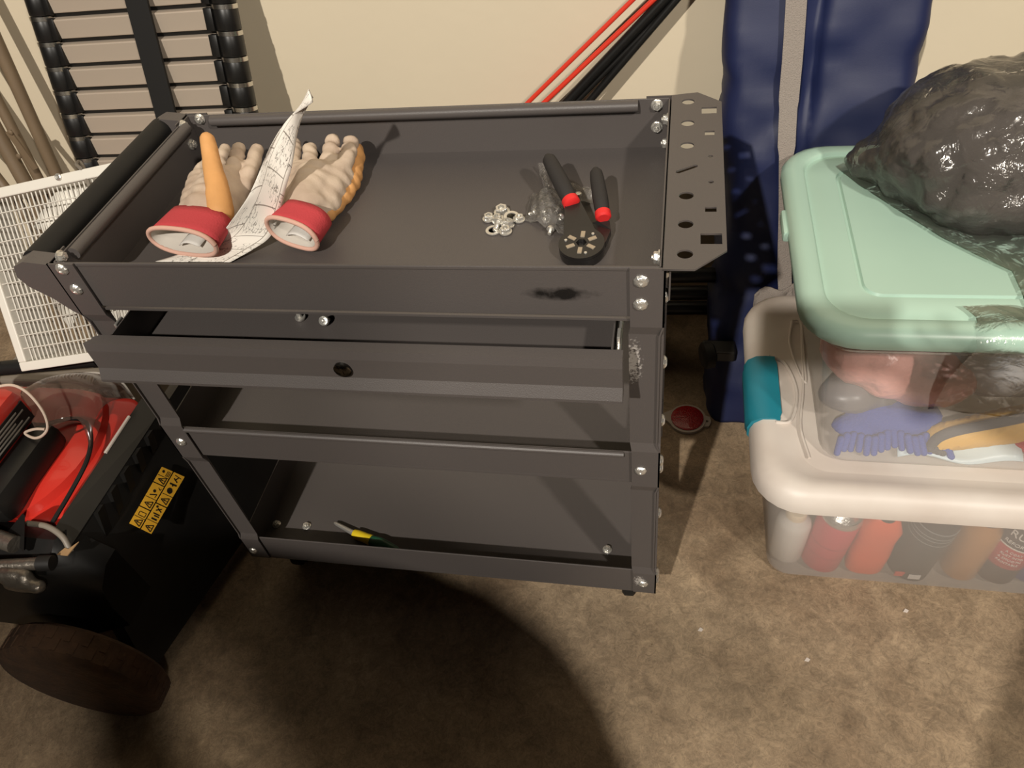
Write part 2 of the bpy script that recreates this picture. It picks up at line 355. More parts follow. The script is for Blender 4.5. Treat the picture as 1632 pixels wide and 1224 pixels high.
# bolts and nuts of the frame
bb = MB(); bb.lathe([(.0078, 0), (.0078, .001), (.0062, .0028), (.0045, .0038), (.0022, .0042), (.0012, .003), (.0004, .0026)], (0, 0, 0), n=9); bolt_me = bpy.data.meshes.new('bolt')
bmesh.ops.recalc_face_normals(bb.b, faces=bb.b.faces); bb.b.to_mesh(bolt_me); bolt_me.materials.append(steel)
nb = MB(); nb.lathe([(.0078, 0), (.0078, .0012), (.0066, .0018)], (0, 0, 0), n=18); nb.lathe([(.0062, .0012), (.0062, .0055), (.0052, .0064), (.0032, .0064), (.003, .004), (.0005, .004)], (0, 0, 0), n=6); nb.lathe([(.0026, .003), (.0026, .0078), (.0004, .0082)], (0, 0, 0), n=10)
nut_me = bpy.data.meshes.new('nut'); bmesh.ops.recalc_face_normals(nb.b, faces=nb.b.faces); nb.b.to_mesh(nut_me); nut_me.materials.append(steel)
def aim(p, d): return Matrix.Translation(p) @ V((0, 0, 1)).rotation_difference(V(d)).to_matrix().to_4x4()
for a in ((1022, 448), (1021, 485), (1021, 750), (1025, 930), (99, 429), (122, 461), (289, 704), (404, 877)):
    place(bolt_me, 'bolt', aim(P(*a, y=-.0002), (0, -1, 0)), steel, cart)
for a in ((319, 189), (1047, 167), (1047, 202)): place(nut_me, 'nut', aim(P(*a, y=D - .0062), (0, -1, 0)), steel, cart)
for a in ((291, 200), (305, 230), (96, 409)): place(nut_me, 'nut', aim(P(*a, x=.0068), (1, 0, 0)), steel, cart)
for yy, zz in ((.325, .728), (.325, .695), (.022, .742)): place(nut_me, 'nut', aim(V((W - .0068, yy, zz)), (-1, 0, 0)), steel, cart)
for zz in (.728, .697, .60, .50, .42, .405, .30, .135, .115):
    place(bolt_me, 'bolt', aim(V((W + .0002, .018, zz)), (1, 0, 0)), steel, cart)
    if zz not in (.60, .50, .30): place(bolt_me, 'bolt', aim(V((-.0002, .018, zz)), (-1, 0, 0)), steel, cart)
for a in ((441, 836), (489, 839), (968, 876)): place(nut_me, 'nut', aim(P(*a, z=.0995), (0, 0, 1)), steel, cart)
# casters under the four corners
for cx in (.045, W - .045):
    for cy in (.045, D - .045):
        b = MB(); b.box(cx - .024, cx + .024, cy - .03, cy + .03, .088, .0915, .001); b.lathe([(.017, 0), (.017, .01)], (cx, cy, .078))
        for s in (-1, 1): b.prism([V((cx + s * .0145, cy - .016, .08)), V((cx + s * .0145, cy + .016, .08)), V((cx + s * .0145, cy + .026, .03)), V((cx + s * .0145, cy + .012, .024))], (.0016 * s, 0, 0))
        b.cyl((cx - .019, cy + .019, .033), (cx + .019, cy + .019, .033), .004)
        cs = b.build('caster', steel, cart)
        b = MB(); b.lathe([(.012, -.011), (.028, -.011), (.0325, -.007), (.0325, .007), (.028, .011), (.012, .011)], (cx, cy + .019, .0325), (1, 0, 0)); b.build('wheel', blackrub, cs, True)
# ------------------------------------------------------------------ telescopic ladder against the wall
rungm = mat('satin_aluminium', (186, 172, 156), .45, .25)
lad = thing('telescopic_ladder', 'collapsed black telescopic ladder with silver rings leaning on the cream wall', 'ladder', (-.30, .62, 0))
def rail_pt(side, z):
    y = .655 + (z - .52) * .25
    if side == 0: return V((-.492 + (z - .52) * .07, y, z))
    return V((-.112 + (z - .52) * .07, y, z))
dz = .0425; up = (rail_pt(0, 1) - rail_pt(0, 0)).normalized(); zlo = .512 - 10 * dz
for side in (0, 1):
    for k in range(19):
        z0 = zlo + k * dz + .0035; r = .0265 - .0003 * k; a = rail_pt(side, z0); c = rail_pt(side, z0 + dz - .006)
        b = MB(); b.lathe([(r * .97, 0), (r, .0012), (r, (c - a).length - .0012), (r * .97, (c - a).length)], a, up, 20)
        xi = a.x + (.026 if side == 0 else -.026); q = (c - a)
        b.box(-.006 + (-.004 if side == 1 else 0), .006, -.016, .012, 0, q.length, .001, M=Matrix.Translation(V((xi, a.y, a.z))) @ V((0, 0, 1)).rotation_difference(up).to_matrix().to_4x4())
        b.build('rail_section', blackpl, lad, True)
        m = rail_pt(side, z0 + dz - .005); b = MB(); b.lathe([(r * .93, -.0042), (r * 1.05, -.0038), (r * 1.05, .0038), (r * .93, .0042)], m, up, 20); b.build('collar_ring', silver, lad, True)
for k in range(19):
    z = zlo + k * dz + .006; a = rail_pt(0, z); c = rail_pt(1, z); ru = MB().box(a.x + .025, c.x - .025, a.y - .006, a.y + .018, z, z + dz - .0075, .002).build('rung', rungm, lad)
    MB().box(a.x + .026, c.x - .026, a.y - .003, a.y + .018, z - .0075, z, .001).build('rung_gap_shade', blackpl, ru)  # black strip stands in for the shadow in the gap below each rung
b = MB(); s0 = V((-.275, .0, 0)); uw = up
pts = [rail_pt(0, z) + V((.225 - .006 * (z - .5), -.022, 0)) for z in (.40, .55, .7, .88)]
b.loft([[p + V((-.022, 0, 0)), p + V((.022, 0, 0)), p + V((.022, -.006, 0)), p + V((-.022, -.006, 0))] for p in pts]); b.build('carry_strap', blackrub, lad)
for side in (0, 1):
    a = rail_pt(side, zlo); MB().box(a.x - .032, a.x + .032, a.y - .03, a.y + .03, 0, zlo + .012, .006).build('foot', blackrub, lad, True)
# ------------------------------------------------------------------ box fan and the vented heater below it
TL = P(-57, 312, y=.375); TR = P(172, 261, y=.398); u = (TR - TL).normalized()
best = min((abs((P(35, 592, y=.2 + k * .005) - TL).dot(u)), .2 + k * .005) for k in range(40)); BL = P(35, 592, y=best[1])
vv = (BL - TL); vv = (vv - u * vv.dot(u)); FH = vv.length; vv.normalize(); wn = u.cross(vv).normalized()   # wn points away from the viewer
if wn.y < 0: wn = -wn
FM = basis(TL, u, vv, wn); FW = .47
fan = thing('box_fan', 'white wire-grille box fan leaning back beside the cart behind the red mower', 'fan', TL + vv * FH + u * .235)
def ft(b): bmesh.ops.transform(b.b, matrix=FM, verts=b.b.verts); return b
b = MB(); fr = .017
b.box(0, FW, 0, fr, -.004, .075, .002); b.box(0, FW, FH - fr, FH, -.004, .075, .002); b.box(0, fr, fr, FH - fr, -.004, .075, .002); b.box(FW - fr, FW, fr, FH - fr, -.004, .075, .002); ft(b).build('housing', fanw, fan)
for k in range(1, 48):
    x = fr + k * (FW - 2 * fr) / 48; b = MB(); b.cyl((x, fr - .004, .004), (x, FH - fr + .004, .004), .00135, n=6); ft(b).build('grille_bar', gridw, fan)
for k in range(1, 12):
    y = fr + k * (FH - 2 * fr) / 12; b = MB(); b.cyl((fr - .004, y, .0015), (FW - fr + .004, y, .0015), .0012, n=6); ft(b).build('grille_wire', gridw, fan)
for k in range(1, 30):
    x = fr + k * (FW - 2 * fr) / 30; b = MB(); b.cyl((x, fr, .07), (x, FH - fr, .07), .002, n=6); ft(b).build('back_grille_bar', grey, fan)
b = MB(); b.lathe([(.045, .02), (.05, .026), (.05, .055), (.03, .06)], (FW / 2, FH / 2, 0), (0, 0, 1)); ft(b).build('motor_hub', fanw, fan, True)
for k in range(5):
    a0 = 2 * math.pi * k / 5 + .5; b = MB()
    def bl(s, t, a0=a0):
        r = .045 + s * .115; a = a0 + (t - .5) * (.9 + .2 * s); return V((FW / 2 + r * math.cos(a), FH / 2 + r * math.sin(a), .04 + (t - .5) * .035))
    b.grid(bl, 6, 6); ft(b).build('fan_blade', fanw, fan, True, .002)
sp = P(97, 282, pl=(TL, wn)) ; b = MB(); b.lathe([(.006, 0), (.006, .003), (.004, .004), (.0005, .003)], sp - wn * .004, -wn, 12); b.build('screw', steel, fan, True)
b = MB(); b.tube(crv([P(128, 268, y=.39), P(122, 262, y=.41), P(127, 258, y=.43), P(135, 272, y=.40), P(143, 300, y=.375), P(147, 320, y=.385)], 24), .0032, 8); tag(b.build('cord_loop', grey, None, True), 'pale grey cord looped over the top edge of the white fan', 'cord')
h0 = P(40, 598, y=.27); ht = thing('vented_heater', 'small grey vented unit under the box fan behind the clear cover', 'heater', (-.52, .33, 0))
MB().box(-.66, -.36, .28, .40, 0, h0.z - .03, .006).build('case', grey, ht)
for k in range(16):
    x = -.645 + k * .0185; MB().box(x, x + .008, .274, .282, .03, h0.z - .045, .001).build('slat', gridw, ht)
# ------------------------------------------------------------------ folded beige tubes at the far left
fc = thing('folding_chair', 'folded beige metal tube chair frame leaning on the wall left of the ladder', 'chair', (-.75, .66, 0))
for (a, c, r) in (((-8, 60), (100, 300), .013), ((-30, 110), (72, 305), .011), ((-30, 165), (48, 305), .016), ((-50, 225), (32, 330), .012)):
    A_ = P(*a, y=.74); B_ = P(*c, y=.70); d = B_ - A_; b = MB(); b.cyl(A_ - d * .4, B_ + d * ((B_.z - .03) / max(.05, -d.z)), r, n=14); b.build('tube', tan, fc, True)
A_ = P(14, 208, y=.69); B_ = P(58, 268, y=.675); d = (B_ - A_).normalized(); n_ = d.cross(V((0, 1, 0))).normalized()
b = MB(); b.loft([[A_ + n_ * .008, A_ - n_ * .008, A_ - n_ * .008 + V((0, -.004, 0)), A_ + n_ * .008 + V((0, -.004, 0))], [B_ + n_ * .008, B_ - n_ * .008, B_ - n_ * .008 + V((0, -.004, 0)), B_ + n_ * .008 + V((0, -.004, 0))]]); b.build('link_bar', tan, fc)
for a in ((17, 211), (55, 264), (30, 249)):
    p = P(*a, y=.684); b = MB(); b.lathe([(.006, 0), (.0055, .002), (.003, .0035), (.0003, .004)], p, (0, -1, 0), 12); b.build('rivet', tan, fc, True)
# ------------------------------------------------------------------ poles leaning on the wall
for nm, a, c, m_, r, lab in (('pole', (1008, 0), (845, 160), redpole, .0042, 'upper thin red pole leaning on the wall behind the cart'), ('pole', (1041, 0), (871, 160), redpole, .0046, 'lower thin red pole leaning on the wall beside the black poles'),
        ('pole', (1058, 0), (908, 158), blackpl, .0095, 'thick black pole leaning on the wall just right of the red poles'), ('pole', (1064, 14), (921, 160), blackpl, .005, 'slim black pole lying against the thick black pole on the wall'), ('pole', (1077, 0), (943, 157), blackpl, .007, 'rightmost black pole leaning on the wall nearest the blue bag')):
    A_ = P(*a, y=.752); B_ = P(*c, y=.742); d = (A_ - B_).normalized(); lo = B_ - d * ((B_.z - .012) / d.z); hi = A_ + d * .38
    t_ = thing(nm, lab, 'pole', lo, 'poles leaning on the wall behind the cart'); b = MB(); b.cyl(lo, hi, r, n=12); b.build('shaft', m_, t_, True)
    b = MB(); b.cyl(lo - d * .008, lo + d * .02, r * 1.25, n=12); b.build('end_cap', blackrub, t_, True)
# black tubes low behind the right side of the cart
for k, (py, lab) in enumerate(((440, 'topmost of three black tubes lying behind the right end of the cart'), (468, 'middle of three black tubes lying behind the right end of the cart'), (492, 'lowest of three black tubes lying behind the right end of the cart'))):
    c = P(1100, py, y=.62 + .02 * k); c.z = max(c.z, .03); b = MB(); b.tube([V((.30, c.y, c.z - .01)), V((.31, c.y, c.z - .01)), V((.80, c.y, c.z + .004)), V((.81, c.y, c.z + .004))], [.012, .015, .015, .012], 14)
    t_ = tag(b.build('tube', blackpl, None, True), lab, 'tube', 'black tubes behind the cart')
rk = thing('tube_rack', 'low black stand that carries the black tubes behind the cart', 'stand', (.5, .65, 0))
for x in (.36, .68): MB().box(x - .01, x + .01, .59, .70, 0, .135, .003).build('upright', blackpl, rk)
# ------------------------------------------------------------------ blue canopy bag
bag = thing('canopy_bag', 'tall navy blue nylon carry bag with a grey strap standing against the wall', 'bag', (.93, .57, 0))
def bag_ring(z, n=72):
    t = z / .98; yb = .445 + .325 * z; x0 = .778 + .008 * math.sin(6 * t); x1 = 1.082; dp = max(.03, min(.17, .745 - yb))
    pts = []
    for q in rrect(x0, x1, yb, yb + dp, min(.045, dp * .45), z, 8):
        pts.append(q)
    # resample evenly
    out = []; L_ = [0]
    for i in range(len(pts)): L_.append(L_[-1] + (pts[(i + 1) % len(pts)] - pts[i]).length)
    for k in range(n):
        s = L_[-1] * k / n; i = max(j for j in range(len(pts)) if L_[j] <= s); f = (s - L_[i]) / max(1e-6, L_[i + 1] - L_[i]); out.append(pts[i].lerp(pts[(i + 1) % len(pts)], f))
    cx, cy = (x0 + x1) / 2, yb + dp / 2; res = []
    for p in out:
        d = V((p.x - cx, (p.y - cy) * 1.5, 0)).normalized()
        crease = -.022 * math.exp(-((p.x - .905) / .016) ** 2) if p.y < cy else 0
        k_ = min(1, dp / .12); wr = k_ * .014 * nz((p.x * 1.0, p.y, z * .8), 8) + k_ * .005 * nz((p.x + z * .6, p.y + 3, z * 1.2), 24) + k_ * (.016 * abs(nz((p.x - z * .6, 2, z), 8)) + .008 * abs(nz((p.x + z, 4, z * .6), 13)) - .009)
        res.append(p + d * (wr + crease))
    return res
b = MB(); zz = [.0, .006, .02] + [.04 + .0145 * k for k in range(60)]
b.loft([[p * (1 if i else 1) for p in bag_ring(z)] for i, z in enumerate(zz)]); b.build('shell', navy, bag, 'all')
BPL = (V((0, .434, 0)), V((0, 1, -.325)))
b = MB(); pth = [P(x_, y_, pl=BPL) for x_, y_ in ((1270, -60), (1269, 0), (1263, 90), (1257, 160), (1253, 245), (1252, 330), (1250, 420), (1252, 478))]
wd = [.0155, .0155, .0155, .014, .0115, .0115, .012, .012]
pp = crv(pth, 40)
b.loft([[p + V((-wd[min(7, int(i / 40 * 7))], 0, 0)), p + V((wd[min(7, int(i / 40 * 7))], .002, 0)), p + V((wd[min(7, int(i / 40 * 7))], -.0015, 0)), p + V((-wd[min(7, int(i / 40 * 7))], -.0035, 0))] for i, p in enumerate(pp)]); b.build('strap', webbing, bag)
b = MB()
def flap(s, t):
    p = P(1203, 470, y=.525).lerp(P(1285, 445, y=.525), s); q = P(1200, 500, y=.52).lerp(P(1290, 500, y=.52), s); r_ = p.lerp(q, t); r_.y += .008 * math.sin(9 * s + 3 * t); r_.z += .006 * math.sin(7 * s); return r_
b.grid(flap, 10, 6); b.build('strap_end', webbing, bag, True, .003)
b = MB(); wc = P(1128, 566, y=.47); b.lathe([(.006, -.012), (.02, -.012), (.026, -.008), (.026, .008), (.02, .012), (.006, .012)], wc, (1, .3, 0)); b.build('wheel', blackrub, bag, True)
b = MB(); b.box(wc.x - .01, wc.x + .05, wc.y - .005, wc.y + .03, wc.z - .012, wc.z + .012, .003); b.build('wheel_bracket', blackpl, bag)
# ------------------------------------------------------------------ red reflector on the floor
rc = P(1095, 670, z=.0); rf = thing('driveway_reflector', 'round red reflector in a pale plastic holder lying beside the cart', 'reflector', rc)
rr = .0375; poly = [(rr * math.cos(math.radians(a)), rr * math.sin(math.radians(a))) for a in range(-150, 151, 10)] + [(-.052, .004), (-.052, -.004)]
tab = [(.030, -.016), (.044, -.013), (.048, 0), (.044, .013), (.030, .016)]
M_ = Matrix.Translation(rc) @ Matrix.Rotation(math.radians(-6), 4, 'Z')
me = sheet_holes(poly, [], .007); me.transform(M_); link('holder', mat('pale_plastic', (170, 160, 150), .5), rf)if False else link('holder', me, mat('pale_plastic', (176, 166, 156), .5), rf)
me = sheet_holes(tab, [ell(.0395, 0, .003, .003, 10)], .005); me.transform(M_); link('hanging_tab', me, bpy.data.materials['pale_plastic'], rf)
b = MB(); b.lathe([(.0325, .005), (.0325, .009), (.030, .0105), (.0004, .0115)], rc + V((0, 0, 0)), (0, 0, 1), 32); b.build('lens', mat('red_lens', (150, 16, 18), .25, coat=.4, bump=.4, bscale=500), rf, True)
# ------------------------------------------------------------------ white-lidded tote with cans inside
tote = thing('storage_tote', 'frosted storage tote with white lid and teal latch full of spray cans', 'storage tote', (1.15, .29, 0))
b = MB(); b.loft([rrect(.893, 1.40, .113, .455, .03, .002), rrect(.885, 1.41, .106, .46, .035, .012), rrect(.866, 1.425, .086, .482, .05, .20), rrect(.858, 1.435, .08, .487, .055, .268)], cap=False)
b.b.faces.new([b.b.verts.new(p) for p in rrect(.893, 1.40, .113, .455, .03, .002)][::-1]); b.build('tub', frost, tote, True)
LZ = .296
b = MB(); b.loft([rrect(.842, 1.45, .066, .502, .06, .258), rrect(.833, 1.455, .058, .508, .07, .262), rrect(.833, 1.455, .058, .508, .07, .276), rrect(.838, 1.45, .063, .503, .068, .290), rrect(.850, 1.44, .075, .491, .06, LZ + .004), rrect(.868, 1.42, .088, .476, .05, LZ + .005), rrect(.880, 1.41, .098, .466, .045, LZ - .001), rrect(.90, 1.39, .112, .455, .04, LZ - .003)], cap=False)
b.b.faces.new([v for v in [b.b.verts.new(p) for p in rrect(.90, 1.39, .112, .455, .04, LZ - .003)]]); b.build('lid', white_pl, tote, True)
b = MB(); prof = [(.878, LZ + .0075), (.862, LZ + .0085), (.846, LZ + .007), (.832, LZ - .002), (.8265, LZ - .016), (.8275, LZ - .034), (.834, LZ - .043), (.838, LZ - .038), (.833, LZ - .030), (.832, LZ - .016), (.837, LZ - .006), (.848, LZ + .003), (.862, LZ + .0045), (.878, LZ + .0035)]
b.loft([[V((.852 + (x - .852) * (1 if abs(y - .265) < .055 else .9) , y, z)) for x, z in prof] for y in (.20, .205, .212, .265, .318, .327, .334)]); b.build('latch', teal, tote, True)
def ridge(pts, r=.002): 
    b = MB(); b.tube(crv(pts, 30), r, 8); return b
rz = LZ + .002
ridge([V((.868, .195, rz + .002)), V((.892, .205, rz - .002)), V((.905, .265, rz - .003)), V((.892, .325, rz - .002)), V((.868, .340, rz + .002))], .0028).build('latch_recess_rim', white_pl, tote, True)
ridge([P(1262, 512, z=rz), P(1258, 545, z=rz), P(1268, 580, z=rz), P(1284, 610, z=rz), P(1280, 560, z=rz), P(1276, 515, z=rz), P(1262, 510, z=rz)], .002).build('lid_rib', white_pl, tote, True)
ridge([P(1277, 480, z=rz), P(1278, 560, z=rz), P(1280, 620, z=rz), P(1276, 680, z=rz), P(1290, 730, z=rz)], .002).build('lid_rib', white_pl, tote, True)
MB().box(.866, .872, .245, .285, rz + .002, rz + .0055, .0015).build('latch_peg', white_pl, tote)
grp = 'cans and bottles in the frosted tote'
def can(px, py, lab, col, r, h, prof=None, cat='spray can', tilt=(0, 0), y=None, m_=None):
    p = P(px, py, z=.014); p.y += r * .75
    return thing('spray_can' if cat == 'spray can' else 'bottle', lab, cat, p, grp), p, V((tilt[0], tilt[1], 1)).normalized(), r, h
def bodyp(r, h): return [(r * .9, 0), (r, .004), (r, h - .012), (r * .93, h - .003), (r * .72, h)]
tm = lambda n, c, **k: mat(n, c, .4, **k)
# white spray bottle
t_, p, ax, r, h = can(1253, 893, 'white can with round cream cap in the frosted tote corner', None, .028, .12, tilt=(.03, .02))
b = MB(); b.lathe([(r * .9, 0), (r, .004), (r, h * .72), (r * .9, h * .8), (r * .62, h * .86), (r * .6, h * .88)], p, ax); b.build('body', tm('white_can', (214, 208, 200)), t_, True)
b = MB(); b.lathe([(.0165, h * .86), (.0165, h * .97), (.0145, h), (.0003, h)], p, ax); b.build('cap', tm('cream_cap', (226, 208, 180)), t_, True)
t_, p, ax, r, h = can(1308, 908, 'pinkish red spray can without a cap inside the frosted tote', None, .0325, .135, tilt=(.12, .05))
b = MB(); b.lathe(bodyp(r, h - .01), p, ax, 28); b.build('body', tm('rose_can', (206, 62, 78)), t_, True)
b = MB(); b.lathe([(r * 1.0, h - .012), (r * 1.03, h - .008), (r * 1.0, h - .004), (r * .93, h), (r * .86, h - .004), (r * .62, h + .006), (r * .42, h + .012), (r * .40, h + .016), (r * .15, h + .016), (.003, h + .022), (.0004, h + .022)], p, ax, 28); b.build('dome', steel, t_, True)
for k in (.3, .5): 
    b = MB(); b.lathe([(r + .0002, h * k), (r + .0006, h * k + .001), (r + .0002, h * k + .002)], p, ax, 28); b.build('band', tm('dark_rose', (150, 40, 55)), t_, True)
t_, p, ax, r, h = can(1376, 918, 'orange squeeze bottle with dark cap inside the frosted tote', None, .026, .185, cat='bottle', tilt=(.05, .0))
Mq = aim(p, ax); b = MB(); b.loft([[Mq @ V((q.x * 1.15, q.y * .7, z)) for q in rrect(-rr_, rr_, -rr_, rr_, rr_ * .7, 0, 5)] for rr_, z in ((.022, 0), (.025, .006), (.026, .05), (.024, .09), (.026, .12), (.018, .145), (.010, .152))]); b.build('body', tm('orange_bottle', (232, 88, 40)), t_, True)
b = MB(); b.lathe([(.013, .150), (.013, .172), (.006, .178), (.004, .19), (.0004, .19)], p, ax); b.build('cap', tm('dark_cap', (40, 36, 36)), t_, True)
def label_text(s, p, ax, r, hz, size, m_, t_, yaw=-.35):
    me = text_mesh(s, size); ax = ax.normalized(); fr_ = V((math.sin(yaw), -math.cos(yaw), 0)); fr_ = (fr_ - ax * fr_.dot(ax)).normalized(); rt = -ax.cross(fr_) if False else fr_.cross(ax) * -1
    if rt.x < 0: rt = -rt
    for v in me.vertices:
        a = v.co.x / r; d = r + .0005 + v.co.z; v.co = p + ax * (hz + v.co.y) + fr_ * (d * math.cos(a)) + rt * (d * math.sin(a))
    link('lettering', me, m_, t_)
pale = tm('pale_print', (222, 216, 208))
t_, p, ax, r, h = can(1448, 922, 'large dark grey-green spray can in the middle of the frosted tote', None, .033, .17, tilt=(.13, .06))
b = MB(); b.lathe(bodyp(r, h - .035), p, ax, 28); b.build('body', tm('dark_can', (40, 46, 46)), t_, True)
b = MB(); b.lathe([(r * .98, h - .04), (r * .98, h - .008), (r * .9, h), (.0004, h)], p, ax, 28); b.build('cap', tm('black_cap', (28, 28, 30)), t_, True)
for k in (.60, .66, .70, .77):
    b = MB(); b.lathe([(r + .0002, h * k), (r + .0005, h * k + .001), (r + .0002, h * k + .0016)], p, ax, 28); b.build('band', tm('grey_print', (130, 132, 128)), t_, True)
a0 = MB(); fr_ = V((-.1, -1, 0)).normalized()
for i, (cc, xx) in enumerate((((200, 60, 40), -.016), ((210, 206, 200), .004))):
    a0 = MB(); q = p + ax * .018 + fr_ * (r + .001) + V((xx, abs(xx) * .3, 0)); a0.box(q.x - .009, q.x + .009, q.y - .0006, q.y + .0006, q.z - .006, q.z + .006); a0.build('label_patch', tm('patch_%s' % ('red' if i == 0 else 'white'), cc), t_)
t_, p, ax, r, h = can(1530, 922, 'amber bottle with dark cap between two cans in the frosted tote', None, .029, .165, cat='bottle', tilt=(.06, .04))
b = MB(); b.lathe([(r * .9, 0), (r, .005), (r, .10), (r * .9, .12), (r * .5, .138), (r * .48, .145)], p, ax, 24); b.build('body', tm('amber', (176, 118, 52), coat=.6), t_, True)
b = MB(); b.lathe([(r * .62, .136), (r * .66, .185), (r * .5, .19), (.0004, .19)], p, ax, 24); b.build('cap', bpy.data.materials['black_cap'], t_, True)
t_, p, ax, r, h = can(1585, 926, 'black and red spray can with white lettering in the frosted tote', None, .034, .185, tilt=(.14, .05))
b = MB(); b.lathe(bodyp(r, h - .04), p, ax, 28); b.build('body', tm('black_can', (58, 44, 42)), t_, True)
b = MB(); b.lathe([(r * .98, h - .046), (r * .98, h - .01), (r * .9, h), (.0004, h)], p, ax, 28); b.build('cap', bpy.data.materials['black_cap'], t_, True)
for z0, z1, cc, nm in ((.138, .152, (214, 206, 198), 'band_white'), (.045, .092, (176, 32, 40), 'band_red'), (.092, .095, (222, 214, 206), 'band_white')):
    b = MB(); b.lathe([(r + .0001, z0), (r + .0004, z0 + .0005), (r + .0004, z1 - .0005), (r + .0001, z1)], p, ax, 28); b.build('label_band', tm(nm, cc), t_, True)
label_text('RUST-OLEUM', p, ax, r, .1415, .0095, bpy.data.materials['dark_cap'], t_)
label_text('RUST', p, ax, r, .117, .019, pale, t_); label_text('REFORMER', p, ax, r, .101, .0095, pale, t_)
for k, s in enumerate(('A COAT', 'RUST INTO', 'A SMOOTH', 'PAINTABLE')): label_text(s, p, ax, r, .082 - .0085 * k, .0065, pale, t_)
t_, p, ax, r, h = can(1640, 926, 'blue can at the right end of the row in the frosted tote', None, .03, .17, tilt=(.05, .03))
b = MB(); b.lathe(bodyp(r, h), p, ax, 24); b.build('body', tm('blue_can', (52, 62, 130)), t_, True)
b = MB(); b.lathe([(r * .6, h), (r * .6, h + .02), (.0004, h + .02)], p, ax, 24); b.build('cap', bpy.data.materials['black_cap'], t_, True)
# ------------------------------------------------------------------ mint-lidded tote on top
mt = thing('storage_tote', 'clear tote with mint green lid stacked on the white-lidded tote', 'storage tote', (1.14, .36, LZ))
MZ = .53; z0 = LZ - .002
b = MB(); rings = [rrect(.932, 1.37, .128, .45, .03, z0 + .002), rrect(.925, 1.378, .120, .457, .035, z0 + .012), rrect(.902, 1.41, .160, .57, .045, MZ - .028), rrect(.896, 1.415, .157, .575, .045, MZ - .012)]
rings[1] = rrect(.925, 1.378, .126, .50, .035, z0 + .012); rings[0] = rrect(.932, 1.37, .132, .49, .03, z0 + .002)
b.loft(rings, cap=False); b.b.faces.new([b.b.verts.new(p) for p in rings[0]][::-1]); b.build('tub', clearp, mt, True)
b = MB(); b.tube(rrect(.899, 1.412, .156, .576, .045, MZ - .036, 6) + [rrect(.899, 1.412, .156, .576, .045, MZ - .036, 6)[0]], .0035, 8); b.build('tub_rim', clearp, mt, True)
b = MB(); o_ = [(.0, MZ - .026), (-.003, MZ - .022), (-.003, MZ - .010), (.003, MZ - .001), (.012, MZ + .003), (.026, MZ + .003), (.0285, MZ + .001), (.0305, MZ - .004), (.036, MZ - .004), (.0385, MZ - .002), (.074, MZ - .002), (.0755, MZ - .0055), (.079, MZ - .0055), (.081, MZ - .002), (.12, MZ - .002)]
def lidr(i, z): return rrect(.874 + i, 1.45 - i, .146 + i, .60 - i, max(.02, .07 - i * .6), z)
b.loft([lidr(i, z) for i, z in o_], cap=False); b.b.faces.new([b.b.verts.new(p) for p in lidr(*o_[-1])]); b.build('lid', mint, mt, True)
b = MB(); b.box(.864, .878, .375, .435, MZ - .03, MZ - .012, .004); b.build('lid_tab', mint, mt, True)
# contents of the mint tote
inner = 'things packed in the mint-lidded tote'
def cap_(b, a, c, r0, r1, n=5):
    a = V(a); c = V(c)
    for k in range(n + 1):
        f = k / n; b.ball(a.lerp(c, f), r0 + (r1 - r0) * f, seg=12)
    return b
b = MB(); b.ball((.99, .235, .425), .075, (1.0, .8, .75)); b.ball((1.06, .215, .395), .06, (1.15, .75, .8)); b.ball((1.02, .21, .40), .05, (1.2, .7, .8)); me = blob(b, .006, 6, lambda c, n: n * (.006 * nz(c, 30) + .004 * abs(nz(c, 70))), .6)
tag(link('plastic_bag', me, mat('pink_film_bag', (240, 172, 162), .3, bump=.8, bscale=60), None, 'all'), 'crumpled pink plastic bag inside the clear mint-lidded tote', 'plastic bag', inner)
b = MB(); b.ball((1.15, .235, .42), .08, (1.05, .75, .8)); b.ball((1.23, .25, .44), .06, (1.2, .8, .8)); me = blob(b, .006, 6, lambda c, n: n * (.006 * nz(c, 26) + .004 * abs(nz(c, 60))), .6)
tag(link('plastic_bag', me, mat('grey_film_bag', (176, 178, 184), .3, bump=.5, bscale=40), None, 'all'), 'crumpled pale grey plastic bag right of the pink one in the tote', 'plastic bag', inner)
b = MB(); b.ball((.962, .205, .36), .04, (1.1, .8, .6)); b.ball((.99, .23, .345), .05, (1.2, .8, .5)); me = blob(b, .006, 5, lambda c, n: n * .005 * nz(c, 35), .6)
tag(link('plastic_bag', me, mat('dark_bag', (108, 106, 110), .35), None, 'all'), 'dark grey plastic bag in the left corner of the mint-lidded tote', 'plastic bag', inner)
t_ = thing('dusting_mitt', 'blue microfibre mitt with a fringed edge in the mint-lidded tote', 'mitt', (1.03, .19, .30), inner)
bl_ = mat('blue_microfibre', (52, 78, 160), .9, bump=.4, bscale=200)
b = MB(); b.ball((1.03, .20, .325), .05, (1.3, .8, .5)); b.ball((.99, .185, .312), .03, (1.6, .8, .5)); link('body', blob(b, .005, 4), bl_, t_, 'all')
for k in range(17):
    f = k / 16; a = V((.955 + .135 * f, .158 + .006 * math.sin(k), .312 + .016 * math.sin(2.6 * f))); c = a + V((.014 * (f - .35), -.014, -.012 - .005 * random.random())); b = MB(); cap_(b, a, c, .0058, .0048, 7); b.build('fringe_strand', bl_, t_, 'all')
t_ = thing('work_glove', 'yellow rubber work glove with dark cuff in the mint-lidded tote', 'glove', (1.12, .18, .30), inner)
b = MB(); cap_(b, (1.085, .165, .318), (1.17, .172, .345), .021, .026, 8); cap_(b, (1.17, .172, .345), (1.26, .185, .365), .026, .022, 6); link('body', blob(b, .005, 4, lambda c, n: n * .0012 * math.sin(c.x * 900 + c.z * 500)), mat('yellow_rubber', (228, 178, 78), .6), t_, 'all')
